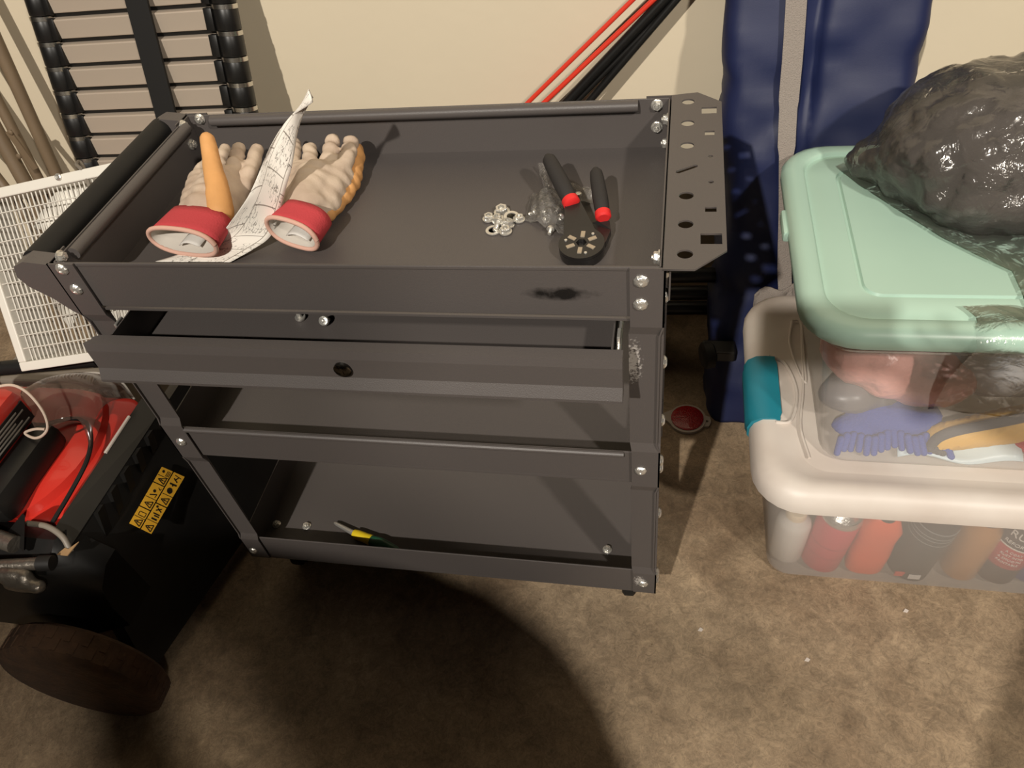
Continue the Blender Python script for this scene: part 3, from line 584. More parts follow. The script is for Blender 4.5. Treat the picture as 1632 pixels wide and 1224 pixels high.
b = MB(); b.tube(crv([V((1.07, .150, .318)), V((1.078, .150, .338)), V((1.10, .152, .352)), V((1.15, .158, .366)), V((1.20, .162, .385)), V((1.26, .17, .40))], 24), .007, 10); b.build('cuff', mat('dark_knit', (70, 70, 76), .8), t_, True)
b = MB(); cap_(b, (1.070, .148, .316), (1.088, .147, .308), .007, .006, 3); b.build('cuff_loop', bpy.data.materials['dark_knit'], t_, 'all')
b = MB(); b.grid(lambda s, t: V((1.03 + .16 * s, .140 + .05 * t + .004 * math.sin(9 * s), .301 + .012 * t + .004 * math.sin(7 * s + 4 * t))), 14, 6)
tag(b.build('wipe_pack', mat('pale_blue_sheet', (206, 222, 228), .35, bump=.3, bscale=30), None, True, .004), 'flat pale blue packet lying on the mint-lidded tote bottom', 'packet', inner)
b = MB(); b.ball((1.21, .17, .308), .022, (1.4, .8, .5)); tag(link('cloth', blob(b, .004, 4), mat('red_cloth', (190, 50, 56), .8), None, 'all'), 'small red cloth in the bottom of the mint-lidded tote at right', 'cloth', inner)
# ------------------------------------------------------------------ black cushion in a clear bag on the mint lid
SX, SY = 1.145, .45
def dome(x, y):
    dx = (x - SX); dy = (y - SY); c_, s_ = math.cos(.75), math.sin(.75); a = (dx * c_ - dy * s_) / .205; bb_ = (dx * s_ + dy * c_) / .145
    q = 1 - a * a - bb_ * bb_
    return MZ + .004 + (.155 * math.sqrt(q) if q > 0 else 0), q
b = MB(); b.ball((1.155, .475, MZ + .055), .155, (1.0, .75, .66)); b.ball((1.07, .485, MZ + .03), .07, (1.1, .75, .5)); b.ball((1.00, .515, MZ + .022), .03, (1, .7, .7)); b.ball((1.27, .42, MZ + .05), .13, (1, .9, .6)); b.ball((1.16, .40, MZ + .03), .09, (1.2, .6, .5))
me = blob(b, .008, 8, lambda c, n: n * (.008 * nz(c, 9) + .004 * nz(c, 24)), .5)
for v in me.vertices: v.co.z = max(v.co.z, MZ + .0045)
cush = tag(link('seat_cushion', me, mat('charcoal_fabric', (58, 50, 45), .85, bump=.2, bscale=200), None, 'all'), 'dark charcoal padded cushion inside the clear bag on the mint lid', 'cushion')
from mathutils.bvhtree import BVHTree
wv = [v.co + cush.location for v in me.vertices]; bvh = BVHTree.FromPolygons(wv, [list(p.vertices) for p in me.polygons])
def top(x, y):
    h = bvh.ray_cast(V((x, y, 2)), V((0, 0, -1)))
    return h[0].z if h[0] is not None else 0
b = MB(); e0 = [P(1330, 268, z=MZ), P(1368, 298, z=MZ), P(1430, 338, z=MZ), P(1500, 382, z=MZ), P(1560, 412, z=MZ), P(1612, 436, z=MZ), P(1650, 520, z=MZ)]
def film_pt(s, t):
    k = s * 6; i = min(int(k), 5); f = k - i; a = e0[i].lerp(e0[i + 1], f); far = V((1.16 + .35 * s, .66 - .22 * s, 0)); t *= .30; x = a.x + (far.x - a.x) * t; y = a.y + (far.y - a.y) * t
    hh = 0
    for ox, oy in ((0, 0), (.022, 0), (-.022, 0), (0, .022), (0, -.022), (.04, .03), (-.03, -.03)): hh = max(hh, top(x + ox, y + oy) - (.012 if ox or oy else 0))
    base = MZ + .004 + .05 * max(0, min(1, t * 2.4)) * (1 - s) * .6
    z = (MZ + .004 + .003 * t) + .35 * (.020 * abs(nz((x, y, 0), 14)) + .012 * abs(nz((x - y, y * .4, 5), 30)) + .004 * abs(nz((x, y, 9), 80))) * min(1, t * 8 + .1)
    return V((x, y, z))
b.grid(film_pt, 60, 14)
sb_ = MB(); sb_.ball((1.155, .475, MZ + .062), .172, (1.0, .77, .68)); sb_.ball((1.07, .48, MZ + .036), .086, (1.1, .78, .52)); sb_.ball((1.00, .51, MZ + .026), .044, (1, .8, .7)); sb_.ball((1.28, .42, MZ + .056), .15, (1, .9, .62)); sb_.ball((1.16, .395, MZ + .036), .105, (1.2, .65, .52))
sm_ = blob(sb_, .009, 8, lambda c, n: n * (.011 * abs(nz((c.x - c.y, c.y + c.z, c.z), 13)) + .009 * abs(nz((c.x + c.z * .6, c.y, c.z - c.x), 24)) + .004 * abs(nz(c, 55)) - .004))
for v_ in sm_.vertices: v_.co.z = max(v_.co.z, MZ + .0035)
b.b.from_mesh(sm_); bpy.data.meshes.remove(sm_); tag(b.build('plastic_bag', bagfilm, None, 'all'), 'clear crinkled plastic bag around the dark cushion on the mint lid', 'plastic bag')
b = MB()
def drape(s, t):
    x = 1.06 + .20 * s + .012 * math.sin(5 * t); p = V((x, .20 - .07 * t, MZ + .006 + .004 * math.sin(9 * s)))
    if t > .5: p = V((x, .136 - .004 * math.sin(8 * s + 5 * t), MZ + .006 - (t - .5) * .25))
    p.z += .003 * nz(p, 40); p.y += .004 * nz(p, 30) - .003; return p
b.grid(drape, 26, 24); tag(b.build('plastic_sheet', bagfilm, None, 'all'), 'loose clear plastic sheet hanging over the front edge of the mint lid', 'plastic sheet')
# ------------------------------------------------------------------ instruction sheet in the tray
def paper_mat():
    m = mat('printed_paper', (232, 226, 216), .8); nt = m.node_tree; N = nt.nodes.new; L = nt.links.new; b = nt.nodes['Principled BSDF']
    uv = N('ShaderNodeUVMap'); mp = N('ShaderNodeMapping'); mp.inputs['Scale'].default_value = (6.5, 2.2, 1); L(uv.outputs[0], mp.inputs[0])
    bk = N('ShaderNodeTexBrick'); bk.inputs['Scale'].default_value = 1; bk.inputs['Mortar Size'].default_value = .018; bk.inputs['Color1'].default_value = (1, 1, 1, 1); bk.inputs['Color2'].default_value = (1, 1, 1, 1); bk.inputs['Mortar'].default_value = (.35, .33, .31, 1)
    bk.inputs['Brick Width'].default_value = 1; bk.inputs['Row Height'].default_value = 1; L(mp.outputs[0], bk.inputs[0])
    m2 = N('ShaderNodeMapping'); m2.inputs['Scale'].default_value = (24, 15, 1); L(uv.outputs[0], m2.inputs[0])
    n = N('ShaderNodeTexNoise'); n.inputs['Scale'].default_value = 1; n.inputs['Detail'].default_value = 2; L(m2.outputs[0], n.inputs[0])
    r = N('ShaderNodeValToRGB'); e = r.color_ramp.elements; e[0].position = .475; e[0].color = (1, 1, 1, 1); e[1].position = .525; e[1].color = (1, 1, 1, 1); k = e.new(.5); k.color = (.12, .11, .1, 1); L(n.outputs[0], r.inputs[0])
    m3 = N('ShaderNodeMapping'); m3.inputs['Scale'].default_value = (9, 3.5, 1); L(uv.outputs[0], m3.inputs[0])
    n3 = N('ShaderNodeTexNoise'); n3.inputs['Scale'].default_value = 1; n3.inputs['Detail'].default_value = 0; L(m3.outputs[0], n3.inputs[0])
    r3 = N('ShaderNodeValToRGB'); r3.color_ramp.elements[0].position = .44; r3.color_ramp.elements[1].position = .50; L(n3.outputs[0], r3.inputs[0])
    a = N('ShaderNodeMix'); a.data_type = 'RGBA'; L(r3.outputs[0], a.inputs[0]); a.inputs[6].default_value = (1, 1, 1, 1); L(r.outputs[0], a.inputs[7])
    x = N('ShaderNodeMix'); x.data_type = 'RGBA'; x.blend_type = 'MULTIPLY'; x.inputs[0].default_value = 1; L(bk.outputs[0], x.inputs[6]); L(a.outputs[2], x.inputs[7])
    y = N('ShaderNodeMix'); y.data_type = 'RGBA'; y.blend_type = 'MULTIPLY'; y.inputs[0].default_value = 1; L(x.outputs[2], y.inputs[6]); y.inputs[7].default_value = (*lin((232, 226, 216)), 1)
    L(y.outputs[2], b.inputs['Base Color']); return m
eL = crv([P(247, 417, z=.6785), P(290, 403, z=.680), P(340, 386, z=.690), P(388, 322, z=.745), P(423, 250, z=.785), P(463, 192, z=.820), P(495, 161, z=.842)], 48)
eR = crv([P(367, 418, z=.6785), P(404, 397, z=.684), P(433, 372, z=.695), P(451, 325, z=.728), P(461, 275, z=.757), P(474, 212, z=.800), P(502, 157, z=.843)], 48)
bm2 = bmesh.new(); uvl = bm2.loops.layers.uv.new('UVMap'); G = []
for i in range(49):
    row = []
    for j in range(13):
        t = j / 12; p = eL[i].lerp(eR[i], t); s = i / 48
        p = p + V((0, 0, .012 * math.sin(math.pi * t) * min(1, s * 2) - .002 * 0)) + V((.004, -.003, 0)) * math.sin(s * 14 + 4 * t) * s
        row.append(bm2.verts.new(p))
    G.append(row)
for i in range(48):
    for j in range(12):
        f = bm2.faces.new((G[i][j], G[i + 1][j], G[i + 1][j + 1], G[i][j + 1]))
        for lp, (a, c) in zip(f.loops, ((i, j), (i + 1, j), (i + 1, j + 1), (i, j + 1))): lp[uvl].uv = (a / 48, c / 12)
me = bpy.data.meshes.new('instruction_sheet'); bm2.to_mesh(me); bm2.free()
tag(link('instruction_sheet', me, paper_mat(), None, 'all', .0006), 'creased printed instruction sheet standing up between the two work gloves', 'paper')
# ------------------------------------------------------------------ two leather work gloves
def glove(lab, palm, fingers, thumb, cuff, orange_side):
    t_ = thing('work_glove', lab, 'glove', cuff[0] * 1, 'leather work gloves in the tray')
    b = MB()
    for a, c, r0, r1 in palm: cap_(b, a, c, r0, r1, 6)
    for pts, r in fingers:
        q = crv(pts, 12)
        for i, p in enumerate(q): b.ball(p, r * (1 - .12 * i / 12), seg=12)
    def wr(c, n): return n * (.0016 * math.sin(c.y * 330 + 2.5 * nz(c, 30)) * (.5 + nz(c, 25)) + .002 * nz(c, 55))
    link('palm', blob(b, .0032, 4, wr), suede, t_, 'all')
    if thumb:
        b = MB(); q = crv(thumb[0], 14)
        for i, p in enumerate(q): b.ball(p, thumb[1] + (thumb[2] - thumb[1]) * i / 14, seg=12)
        link('thumb', blob(b, .0042, 5, lambda c, n: n * .0012 * nz(c, 50)), orange, t_, 'all')
    if orange_side:
        b = MB(); q = crv(orange_side[0], 16)
        for i, p in enumerate(q): b.ball(p, orange_side[1], seg=12)
        link('back_panel', blob(b, .0042, 5, wr), orange, t_, 'all')
    c0, c1, rx, rz, ux = cuff; ax = (c1 - c0).normalized(); ux = (ux - ax * ux.dot(ax)).normalized(); uz = ax.cross(ux)
    if uz.z < 0: uz = -uz
    def ring(f, k, dr=0): 
        c = c0.lerp(c1, f); return [c + ux * math.cos(a) * (rx * k + dr) + uz * math.sin(a) * (rz * k + dr + .003 * math.cos(2 * a)) for a in [2 * math.pi * i / 36 for i in range(36)]]
    b = MB(); b.loft([ring(f, 1 - .10 * f) for f in (0, .25, .5, .75, 1)], cap=False); b.build('cuff', cuffred, t_, 'all', .003)
    b = MB(); b.loft([ring(-.02, 1, -.002), ring(.3, .97, -.003), ring(.7, .90, -.005), ring(1.0, .7, -.006)], cap=False); b.b.faces.new([b.b.verts.new(p) for p in ring(1.0, .7, -.006)]); b.build('lining', lining, t_, 'all')
    r_ = ring(-.03, 1, .001); b = MB(); b.tube(r_ + [r_[0]], .0030, 8, False); b.build('cuff_trim', trim, t_, 'all')
    b = MB(); c = c0 + ax * .012; b.grid(lambda s, t: c + ux * (-.018 + .034 * s) + uz * (-rz * .55 + .006 * math.sin(3 * s)) - ax * (.008 - .02 * t), 6, 4); b.build('care_tag', mat('white_tag', (214, 210, 204), .7), t_, True, .001)
    return t_
c0 = P(291, 384, z=.704); c1 = P(322, 347, z=.709)
glove('left work glove in the tray with its orange thumb sticking up',
      [(P(330, 338, z=.706), P(352, 300, z=.706), .030, .031), (P(316, 338, z=.702), P(326, 298, z=.702), .025, .025), (P(352, 336, z=.70), P(378, 300, z=.70), .024, .025)],
      [([P(322, 312, z=.705), P(318, 285, z=.708), P(336, 262, z=.712)], .0140), ([P(348, 296, z=.708), P(352, 262, z=.712), P(358, 238, z=.715)], .0105), ([P(366, 300, z=.706), P(373, 270, z=.718), P(380, 238, z=.722)], .0118), ([P(388, 302, z=.704), P(399, 272, z=.716), P(410, 240, z=.720)], .0118)],
      ([P(352, 338, z=.716), P(347, 305, z=.730), P(339, 265, z=.746), P(331, 222, z=.768)], .0180, .0108),
      (c0, c1, .052, .0235, V((.97, -.16, .06))), ([P(352, 348, z=.696), P(374, 322, z=.694), P(384, 300, z=.692)], .016))
c0 = P(466, 371, z=.703); c1 = P(492, 341, z=.707)
glove('right work glove in the tray lying palm up with four fingers spread',
      [(P(490, 328, z=.704), P(505, 290, z=.706), .029, .031), (P(470, 322, z=.70), P(482, 285, z=.702), .025, .025), (P(516, 325, z=.698), P(537, 285, z=.70), .022, .024)],
      [([P(470, 300, z=.703), P(468, 265, z=.708), P(471, 230, z=.710)], .0105), ([P(488, 285, z=.704), P(493, 262, z=.712), P(495, 238, z=.715)], .0115), ([P(515, 282, z=.704), P(524, 254, z=.714), P(530, 224, z=.718)], .0118), ([P(540, 285, z=.70), P(551, 258, z=.712), P(560, 228, z=.716)], .0120)],
      None, (c0, c1, .036, .024, V((.95, .30, .0))), ([P(522, 338, z=.692), P(552, 305, z=.690), P(566, 268, z=.694), P(568, 240, z=.702)], .0130))
# ------------------------------------------------------------------ small hardware heap in the tray
ZT = TF
def hexnut(r=.0078):
    b = MB(); b.lathe([(r * 1.15, 0), (r * 1.15, .0014), (r, .0020)], (0, 0, 0), n=20); b.lathe([(r * .92, .0014), (r * .92, .0062), (r * .8, .0072), (r * .5, .0072), (r * .46, .003), (.0004, .003)], (0, 0, 0), n=6)
    me = bpy.data.meshes.new('flange_nut'); bmesh.ops.recalc_face_normals(b.b, faces=b.b.faces); b.b.to_mesh(me); me.materials.append(steel); return me
nutm = hexnut()
def small(me, name, lab, cat, M, grp_):
    o = bpy.data.objects.new(name, me); C.objects.link(o); o.matrix_world = M; ORG[o.name] = M.to_translation(); return tag(o, lab, cat, grp_)
def zp(a, c, z): return P(740 + a / 5.83, 220 + c / 5.83, z=z)
hg = 'loose nuts and washers in the tray'
for (a, c, sc, ti, lab) in ((350, 690, 1.15, (0, -.1), 'largest zinc flange nut at the back of the loose heap'), (228, 752, .9, (.05, 0), 'zinc flange nut alone at the left of the loose heap'), (312, 760, .9, (-.25, -.1), 'zinc flange nut in the middle of the heap leaning on a bolt'),
        (400, 808, 1.0, (.2, .15), 'zinc flange nut tilted in front of the washers'), (385, 872, .9, (0, 0), 'zinc flange nut nearest the front lip in the loose heap'), (512, 760, .85, (0, 0), 'zinc flange nut alone at the right of the loose heap by the zip bag')):
    small(nutm, 'flange_nut', lab, 'nut', aim(zp(a, c, ZT + .0012 + .006 * abs(ti[0])), (ti[0], ti[1], 1)) @ Matrix.Scale(sc, 4), hg)
b = MB(); b.lathe([(.0062, 0), (.0098, 0), (.0100, .0008), (.0098, .0016), (.0062, .0016), (.0060, .0008), (.0062, 0)], (0, 0, 0), n=28); wm = bpy.data.meshes.new('washer'); bmesh.ops.recalc_face_normals(b.b, faces=b.b.faces); b.b.to_mesh(wm); wm.materials.append(steel)
for (a, c, z, ti, lab) in ((272, 862, .0006, (0, 0), 'zinc washer lying flat at the front left of the heap'), (440, 735, .005, (.15, -.12), 'zinc washer on top at the back right of the heap'), (412, 762, .003, (-.12, .15), 'zinc washer half under the topmost washer of the heap')):
    small(wm, 'washer', lab, 'washer', aim(zp(a, c, ZT + z), (ti[0], ti[1], 1)), hg)
def bolt_mesh(L_=.014):
    b = MB(); b.lathe([(.0068, 0), (.0068, .0015), (.0058, .004), (.003, .0048), (.0012, .004), (.0003, .004)], (0, 0, 0), n=16); b.lathe([(.0029, -L_), (.0031, -L_ + .001), (.0031, 0)], (0, 0, 0), n=12)
    for k in range(6): b.lathe([(.0031, -L_ + .002 + k * .0019), (.0035, -L_ + .0028 + k * .0019), (.0031, -L_ + .0036 + k * .0019)], (0, 0, 0), n=12)
    me = bpy.data.meshes.new('bolt'); bmesh.ops.recalc_face_normals(b.b, faces=b.b.faces); b.b.to_mesh(me); me.materials.append(steel); return me
bm_l = bolt_mesh()
small(bm_l, 'bolt', 'short zinc bolt lying among the nuts in the tray heap', 'bolt', aim(zp(312, 785, ZT + .006), (.1, 1, .15)), hg)
small(bm_l, 'bolt', 'zinc bolt standing on its head in the open drawer, the left one', 'bolt', Matrix.Translation(P(480, 509, z=.609)) @ Matrix.Rotation(math.pi, 4, 'X') @ Matrix.Translation((0, 0, -.0048)), 'loose bolts in the drawer')
small(bm_l, 'bolt', 'zinc bolt tipped towards the viewer in the open drawer, the right one', 'bolt', aim(P(517, 511, z=.616), (.0, -.75, .65)), 'loose bolts in the drawer')
# clear zip bag with small screws
b = MB()
def zb(s, t):
    p = zp(560 + 60 * t + 390 * s * (1 - .1 * t), 770 - 240 * t + 150 * s * (1 - t), ZT + .001); p.z += .020 * math.sin(math.pi * s) * math.sin(math.pi * t) + .012 * abs(nz(p, 70)) * math.sin(math.pi * min(1, max(0, s))) + .003 * abs(nz(p, 160)); return p
b.grid(zb, 30, 24)
def zb2(s, t):
    p = zp(700 + 100 * s, 310 + 210 * s, ZT + .002).lerp(zp(760 + 70 * s, 480 + 40 * s, ZT + .002), t); p = zp(690 + 75 * t + 60 * s, 300 + 30 * t + 215 * s, ZT + .002); p.z += .014 * abs(nz(p, 60)) + .006 * math.sin(3 * t); return p
b.grid(zb2, 12, 6)
def zb3(s, t):
    p = zp(960 + 245 * s, 430 + 55 * s + 190 * t - 40 * s * t, ZT + .002); p.z += .012 * abs(nz(p, 55)) + .003 * math.sin(8 * t); return p
b.grid(zb3, 14, 10)
zbag = tag(b.build('zip_bag', zipfilm, None, 'all'), 'crumpled clear zip bag of small screws under the adjustable wrench', 'plastic bag')
sm = bolt_mesh(.010); scr = 'small screws in the clear zip bag'
for (a, c, d, lab) in ((800, 850, (.1, 1, .3), 'small screw upright in view at the front of the zip bag'), (895, 740, (0, -.5, .8), 'small screw with shining head at the right of the zip bag'), (650, 690, (1, .2, .3), 'small screw at the left side of the zip bag'), (740, 690, (-.4, .4, .7), 'small screw in the middle of the zip bag'), (870, 660, (.3, .6, .2), 'small screw at the back of the zip bag by the red collar'), (1058, 530, (0, 0, 1), 'small screw in the loose corner of the zip bag between the wrench handles'), (760, 760, (.5, -.6, .2), 'small screw lying just left of the front screw in the zip bag')):
    small(sm, 'screw', lab, 'screw', aim(zp(a, c, ZT + .007), d) @ Matrix.Scale(.72, 4), scr)
# ------------------------------------------------------------------ adjustable six-jaw wrench
hc = zp(1088, 970, ZT + .018); wr_ = thing('gripping_wrench', 'black two-handled wrench with round six-jaw head and red collars', 'wrench', V((hc.x, hc.y, ZT)))
tiltM = Matrix.Translation(hc) @ Matrix.Rotation(.10, 4, 'X')
def hd(b): bmesh.ops.transform(b.b, matrix=tiltM, verts=b.b.verts); return b
R0 = .0262
blackm = mat('black_oxide_steel', (30, 28, 27), .35, spec=.5)
me = sheet_holes(ell(0, 0, R0, R0, 36), [ell(0, 0, .0062, .0062, 6)], .004); me.transform(tiltM @ Matrix.Translation((0, 0, -.004))); link('head_plate', me, blackm, wr_)
b = MB(); b.lathe([(.0085, -.016), (R0 * .97, -.016), (R0 * 1.0, -.012), (R0 * 1.0, -.005), (R0 * .9, -.0045), (.0085, -.0045)], (0, 0, 0), (0, 0, 1), 36); hd(b).build('head_ring', blackm, wr_, True)
for k in range(6):
    a = math.radians(88 + 60 * k); b = MB(); b.box(.0085, .0185, -.0026, .0026, -.002, .0012, .0006, M=Matrix.Rotation(a, 4, 'Z')); hd(b).build('jaw', mat('grey_jaw', (176, 164, 146), .4, .6) if k == 0 else bpy.data.materials['grey_jaw'], wr_)
for k in range(3):
    a = math.radians(50 + 120 * k); b = MB(); b.lathe([(.0019, 0), (.0017, .0012), (.0003, .0016)], (.0185 * math.cos(a), .0185 * math.sin(a), 0), n=10); hd(b).build('rivet', steel, wr_, True)
lh0 = zp(1000, 610, .703); lh1 = zp(770, 165, .726); rh0 = zp(1292, 735, .700); rh1 = zp(1218, 285, .722)
b = MB(); q0 = tiltM @ V((-.012, .014, -.006)); q1 = tiltM @ V((.008, .018, -.006)); ld = (lh1 - lh0).normalized(); sd = V((ld.y, -ld.x, 0)).normalized()
b.loft([[tiltM @ V((-.022, .010, -.002)), tiltM @ V((.016, .018, -.002)), tiltM @ V((.016, .018, -.012)), tiltM @ V((-.022, .010, -.012))], [lh0 - sd * .009, lh0 + sd * .011, lh0 + sd * .011 - V((0, 0, .009)), lh0 - sd * .009 - V((0, 0, .009))], [lh0 + ld * .02 - sd * .006, lh0 + ld * .02 + sd * .006, lh0 + ld * .02 + sd * .006 - V((0, 0, .006)), lh0 + ld * .02 - sd * .006 - V((0, 0, .006))]]); b.build('left_arm', blackm, wr_)
b = MB(); zz_ = .6905
b.prism([zp(1000, 800, zz_), zp(1075, 690, zz_), zp(1120, 730, zz_), zp(1190, 790, zz_), zp(1238, 768, zz_ + .004), zp(1350, 768, zz_ + .004), zp(1362, 850, zz_), zp(1315, 960, zz_), zp(1250, 1040, zz_), zp(1140, 1010, zz_), zp(1010, 900, zz_)][::-1], (0, 0, -.008)); b.build('right_arm', blackm, wr_)
for a, c, r in ((lh0, lh1, .0098), (rh0, rh1, .0088)):
    d = (c - a).normalized(); ln = (c - a).length; b = MB(); b.lathe([(r * .85, .006), (r, .012), (r * 1.05, ln * .4), (r * .95, ln * .8), (r * .85, ln - .006), (r * .4, ln), (.0004, ln)], a, d, 18); b.build('grip', mat('soft_black_grip', (38, 35, 34), .7, bump=.1, bscale=500), wr_, True)
    b = MB(); b.lathe([(r * .8, -.002), (r * 1.06, 0), (r * 1.06, .007), (r * .9, .0085)], a, d, 18); b.build('collar', mat('red_collar', (214, 40, 40), .5), wr_, True)
# ------------------------------------------------------------------ garden snips on the bottom shelf
sa = P(533, 833, z=.108); sb = P(566, 851, z=.110); sc = P(592, 861, z=.110); sd_ = P(640, 884, z=.108)
sn = thing('hand_tool', 'hand tool with green handle and yellow collar lying behind the bottom shelf lip', 'hand tool', V((sb.x, sb.y, .099)))
b = MB(); b.tube(crv([sa, sa.lerp(sb, .5), sb], 10), [.0018, .0032, .0036, .0038, .004, .0042, .0044, .0046, .0048, .005, .005], 10); b.build('blade', steel, sn, True)
b = MB(); b.tube(crv([sb - (sb - sa) * .05, sb.lerp(sc, .5), sc], 8), [.0075, .0085, .0088, .009, .009, .009, .0092, .0094, .0094], 14); b.build('collar', mat('yellow_grip', (226, 196, 30), .5), sn, True)
b = MB(); b.tube(crv([sc, sc.lerp(sd_, .35) + V((0, 0, .002)), sd_], 12), [.0088, .0095, .010, .0105, .0108, .011, .011, .0108, .0104, .010, .0095, .008, .005], 14); b.build('handle', mat('green_grip', (26, 84, 56), .45), sn, True)
for (a, c, lab) in ((1116, 1004, 'largest white paint chip on the floor in front of the cart'), (1443, 974, 'small white paint chip on the floor in front of the tote'), (1286, 1052, 'white paint chip in the middle of the open floor')):
    p = P(a, c, z=.0); b = MB(); b.prism([p + V((-.004, -.002, .0003)), p + V((.002, -.003, .0003)), p + V((.005, .001, .0003)), p + V((0, .004, .0003))], (0, 0, .0012)); tag(b.build('paint_chip', white_pl), lab, 'paint chip', 'white chips on the floor')
# ------------------------------------------------------------------ red mower at the left
mw = thing('lawn_mower', 'red lawn mower with black rear flap and yellow warning label beside the cart', 'lawn mower', (-.38, 0, 0))
A1 = P(222, 645, z=.32); A2 = P(95, 835, z=.32); B1 = P(246, 672, z=.305); B2 = P(120, 862, z=.305); C1 = P(468, 745, z=.03); C2 = P(240, 1075, z=.03)
xr = A1.x; y1 = A1.y; y0 = A2.y
b = MB(); dk = []
for z, i in ((.14, -.005), (.24, 0), (.300, 0), (.316, .004), (.32, .012)):
    dk.append(rrect(-.85 + i, xr - i * .2, y0 + i, y1 + .02 - i, .03, z, 5))
b.loft(dk); b.build('deck', redp, mw, True)
b = MB(); dd = []
cx_, cy_ = -.40, .03
for r, z in ((.19, .319), (.185, .333), (.165, .342), (.12, .346), (.10, .350)): dd.append([V((cx_ + r * math.cos(2 * math.pi * k / 40), min(y1 + .01, max(y0 + .004, cy_ + r * math.sin(2 * math.pi * k / 40))), z)) for k in range(40)])
b.loft(dd); b.build('deck_dome', redp, mw, True)
b = MB(); b.loft([[A2 + V((0, -.01, .004)), A1 + V((0, .012, .004)), A1 + V((0, .012, -.05)), A2 + V((0, -.01, -.05))], [B2 + V((0, -.01, .002)), B1 + V((0, .012, .002)), B1 + V((0, .012, -.05)), B2 + V((0, -.01, -.05))]]); b.build('hinge_rail', blackpl, mw)
b = MB(); fl = []
B1x = B1 + (B1 - B2) * .42
for k in range(9):
    f = k / 8; a = B1x.lerp(C1, f); c = B2.lerp(C2, f); bul = V((.012, 0, .006)) * math.sin(math.pi * f) * 0
    fl.append([a + bul, c + bul, c + bul + V((-.03, 0, -.012)), a + bul + V((-.03, 0, -.012))])
b.loft(fl); flap_ = b.build('rear_flap', blackpl, mw, True)
fn = (C1 - B1x).cross(B2 - B1x).normalized(); 
if fn.x < 0: fn = -fn
FPL = (B1 + fn * .0012, fn)
for k in range(5):
    f = .12 + .16 * k; a = B1.lerp(B2, f); c = a + (C2 - B2) * .16; b = MB(); d_ = (B2 - B1).normalized() * .008
    b.loft([[a - d_, a + d_, a + d_ + fn * .012, a - d_ + fn * .012], [c - d_, c + d_, c + d_ + fn * .002, c - d_ + fn * .002]]); b.build('flap_rib', blackpl, mw)
S4 = [P(x, y, pl=FPL) for x, y in ((258, 744), (294, 760), (241, 851), (206, 834))]
def S(s, t, h=0): return S4[0].lerp(S4[3], s).lerp(S4[1].lerp(S4[2], s), t) + fn * h
ink = mat('label_ink', (24, 18, 12), .6)
lb = MB()
for s0, s1, t0, t1 in ((0, .265, 0, .47), (.285, .69, 0, .47), (.71, 1, 0, .47), (.0, .545, .53, 1), (.565, 1, .53, 1)):
    lb.loft([[S(s0, t0), S(s1, t0), S(s1, t1), S(s0, t1)], [S(s0, t0, .0006), S(s1, t0, .0006), S(s1, t1, .0006), S(s0, t1, .0006)]])
sticker = lb.build('warning_label', yellow, mw); ib = MB()
def stroke(p, q, w_=.0011):
    p = V(p); q = V(q); A_ = S(p.x, p.y, .0007); B_ = S(q.x, q.y, .0007); d = (B_ - A_).normalized(); n_ = d.cross(fn) * w_ / 2
    ib.loft([[A_ - n_, A_ + n_, B_ + n_, B_ - n_], [A_ - n_ + fn * .0002, A_ + n_ + fn * .0002, B_ + n_ + fn * .0002, B_ - n_ + fn * .0002]])
def dot(s, t, r): 
    c = S(s, t, .0007); e1 = (S4[3] - S4[0]).normalized(); e2 = e1.cross(fn); ib.loft([[c + e1 * r * math.cos(a) + e2 * r * math.sin(a) + fn * h for a in [k * math.pi / 5 for k in range(10)]] for h in (0, .0002)])
for s, t in ((.20, .25), (.62, .25), (.93, .25), (.47, .76), (.93, .76)):
    w2, h2 = .052, .15
    stroke((s, t - h2, 0), (s - w2, t + h2, 0), .0016); stroke((s - w2, t + h2, 0), (s + w2, t + h2, 0), .0016); stroke((s + w2, t + h2, 0), (s, t - h2, 0), .0016); stroke((s, t - .05, 0), (s, t + .06, 0), .0018); dot(s, t + .10, .0009)
for s, a, c in ((.14, 0, .47), (.525, 0, .47), (.86, 0, .47), (.38, .53, 1), (.83, .53, 1)): stroke((s, a, 0), (s, c, 0), .0008)
dot(.06, .14, .0026); stroke((.03, .30, 0), (.12, .30, 0)); stroke((.03, .36, 0), (.12, .36, 0)); stroke((.03, .42, 0), (.12, .42, 0))
dot(.40, .22, .0028); stroke((.33, .3, 0), (.36, .4, 0)); stroke((.36, .4, 0), (.33, .42, 0)); stroke((.48, .12, 0), (.44, .38, 0), .002); stroke((.44, .38, 0), (.50, .36, 0))
stroke((.77, .12, 0), (.77, .40, 0)); stroke((.77, .40, 0), (.83, .40, 0)); stroke((.83, .40, 0), (.83, .12, 0)); stroke((.83, .12, 0), (.77, .12, 0))
stroke((.09, .65, 0), (.14, .85, 0), .002); stroke((.06, .80, 0), (.12, .72, 0), .002); stroke((.04, .62, 0), (.06, .92, 0)); stroke((.19, .6, 0), (.19, .9, 0), .003); stroke((.22, .75, 0), (.19, .75, 0), .003); dot(.30, .75, .0055)
dot(.60, .64, .0022); stroke((.62, .7, 0), (.66, .9, 0), .002); stroke((.66, .66, 0), (.61, .86, 0), .002); stroke((.71, .62, 0), (.71, .9, 0), .0022); stroke((.74, .7, 0), (.74, .92, 0), .0022); stroke((.79, .66, 0), (.79, .9, 0), .003)
ib.build('label_print', ink, sticker)
b = MB(); e1 = P(206, 664, z=.324); e2 = P(168, 722, z=.324); b.tube([e1, e2], .003, 8); b.build('white_trim', white_pl, mw, True)
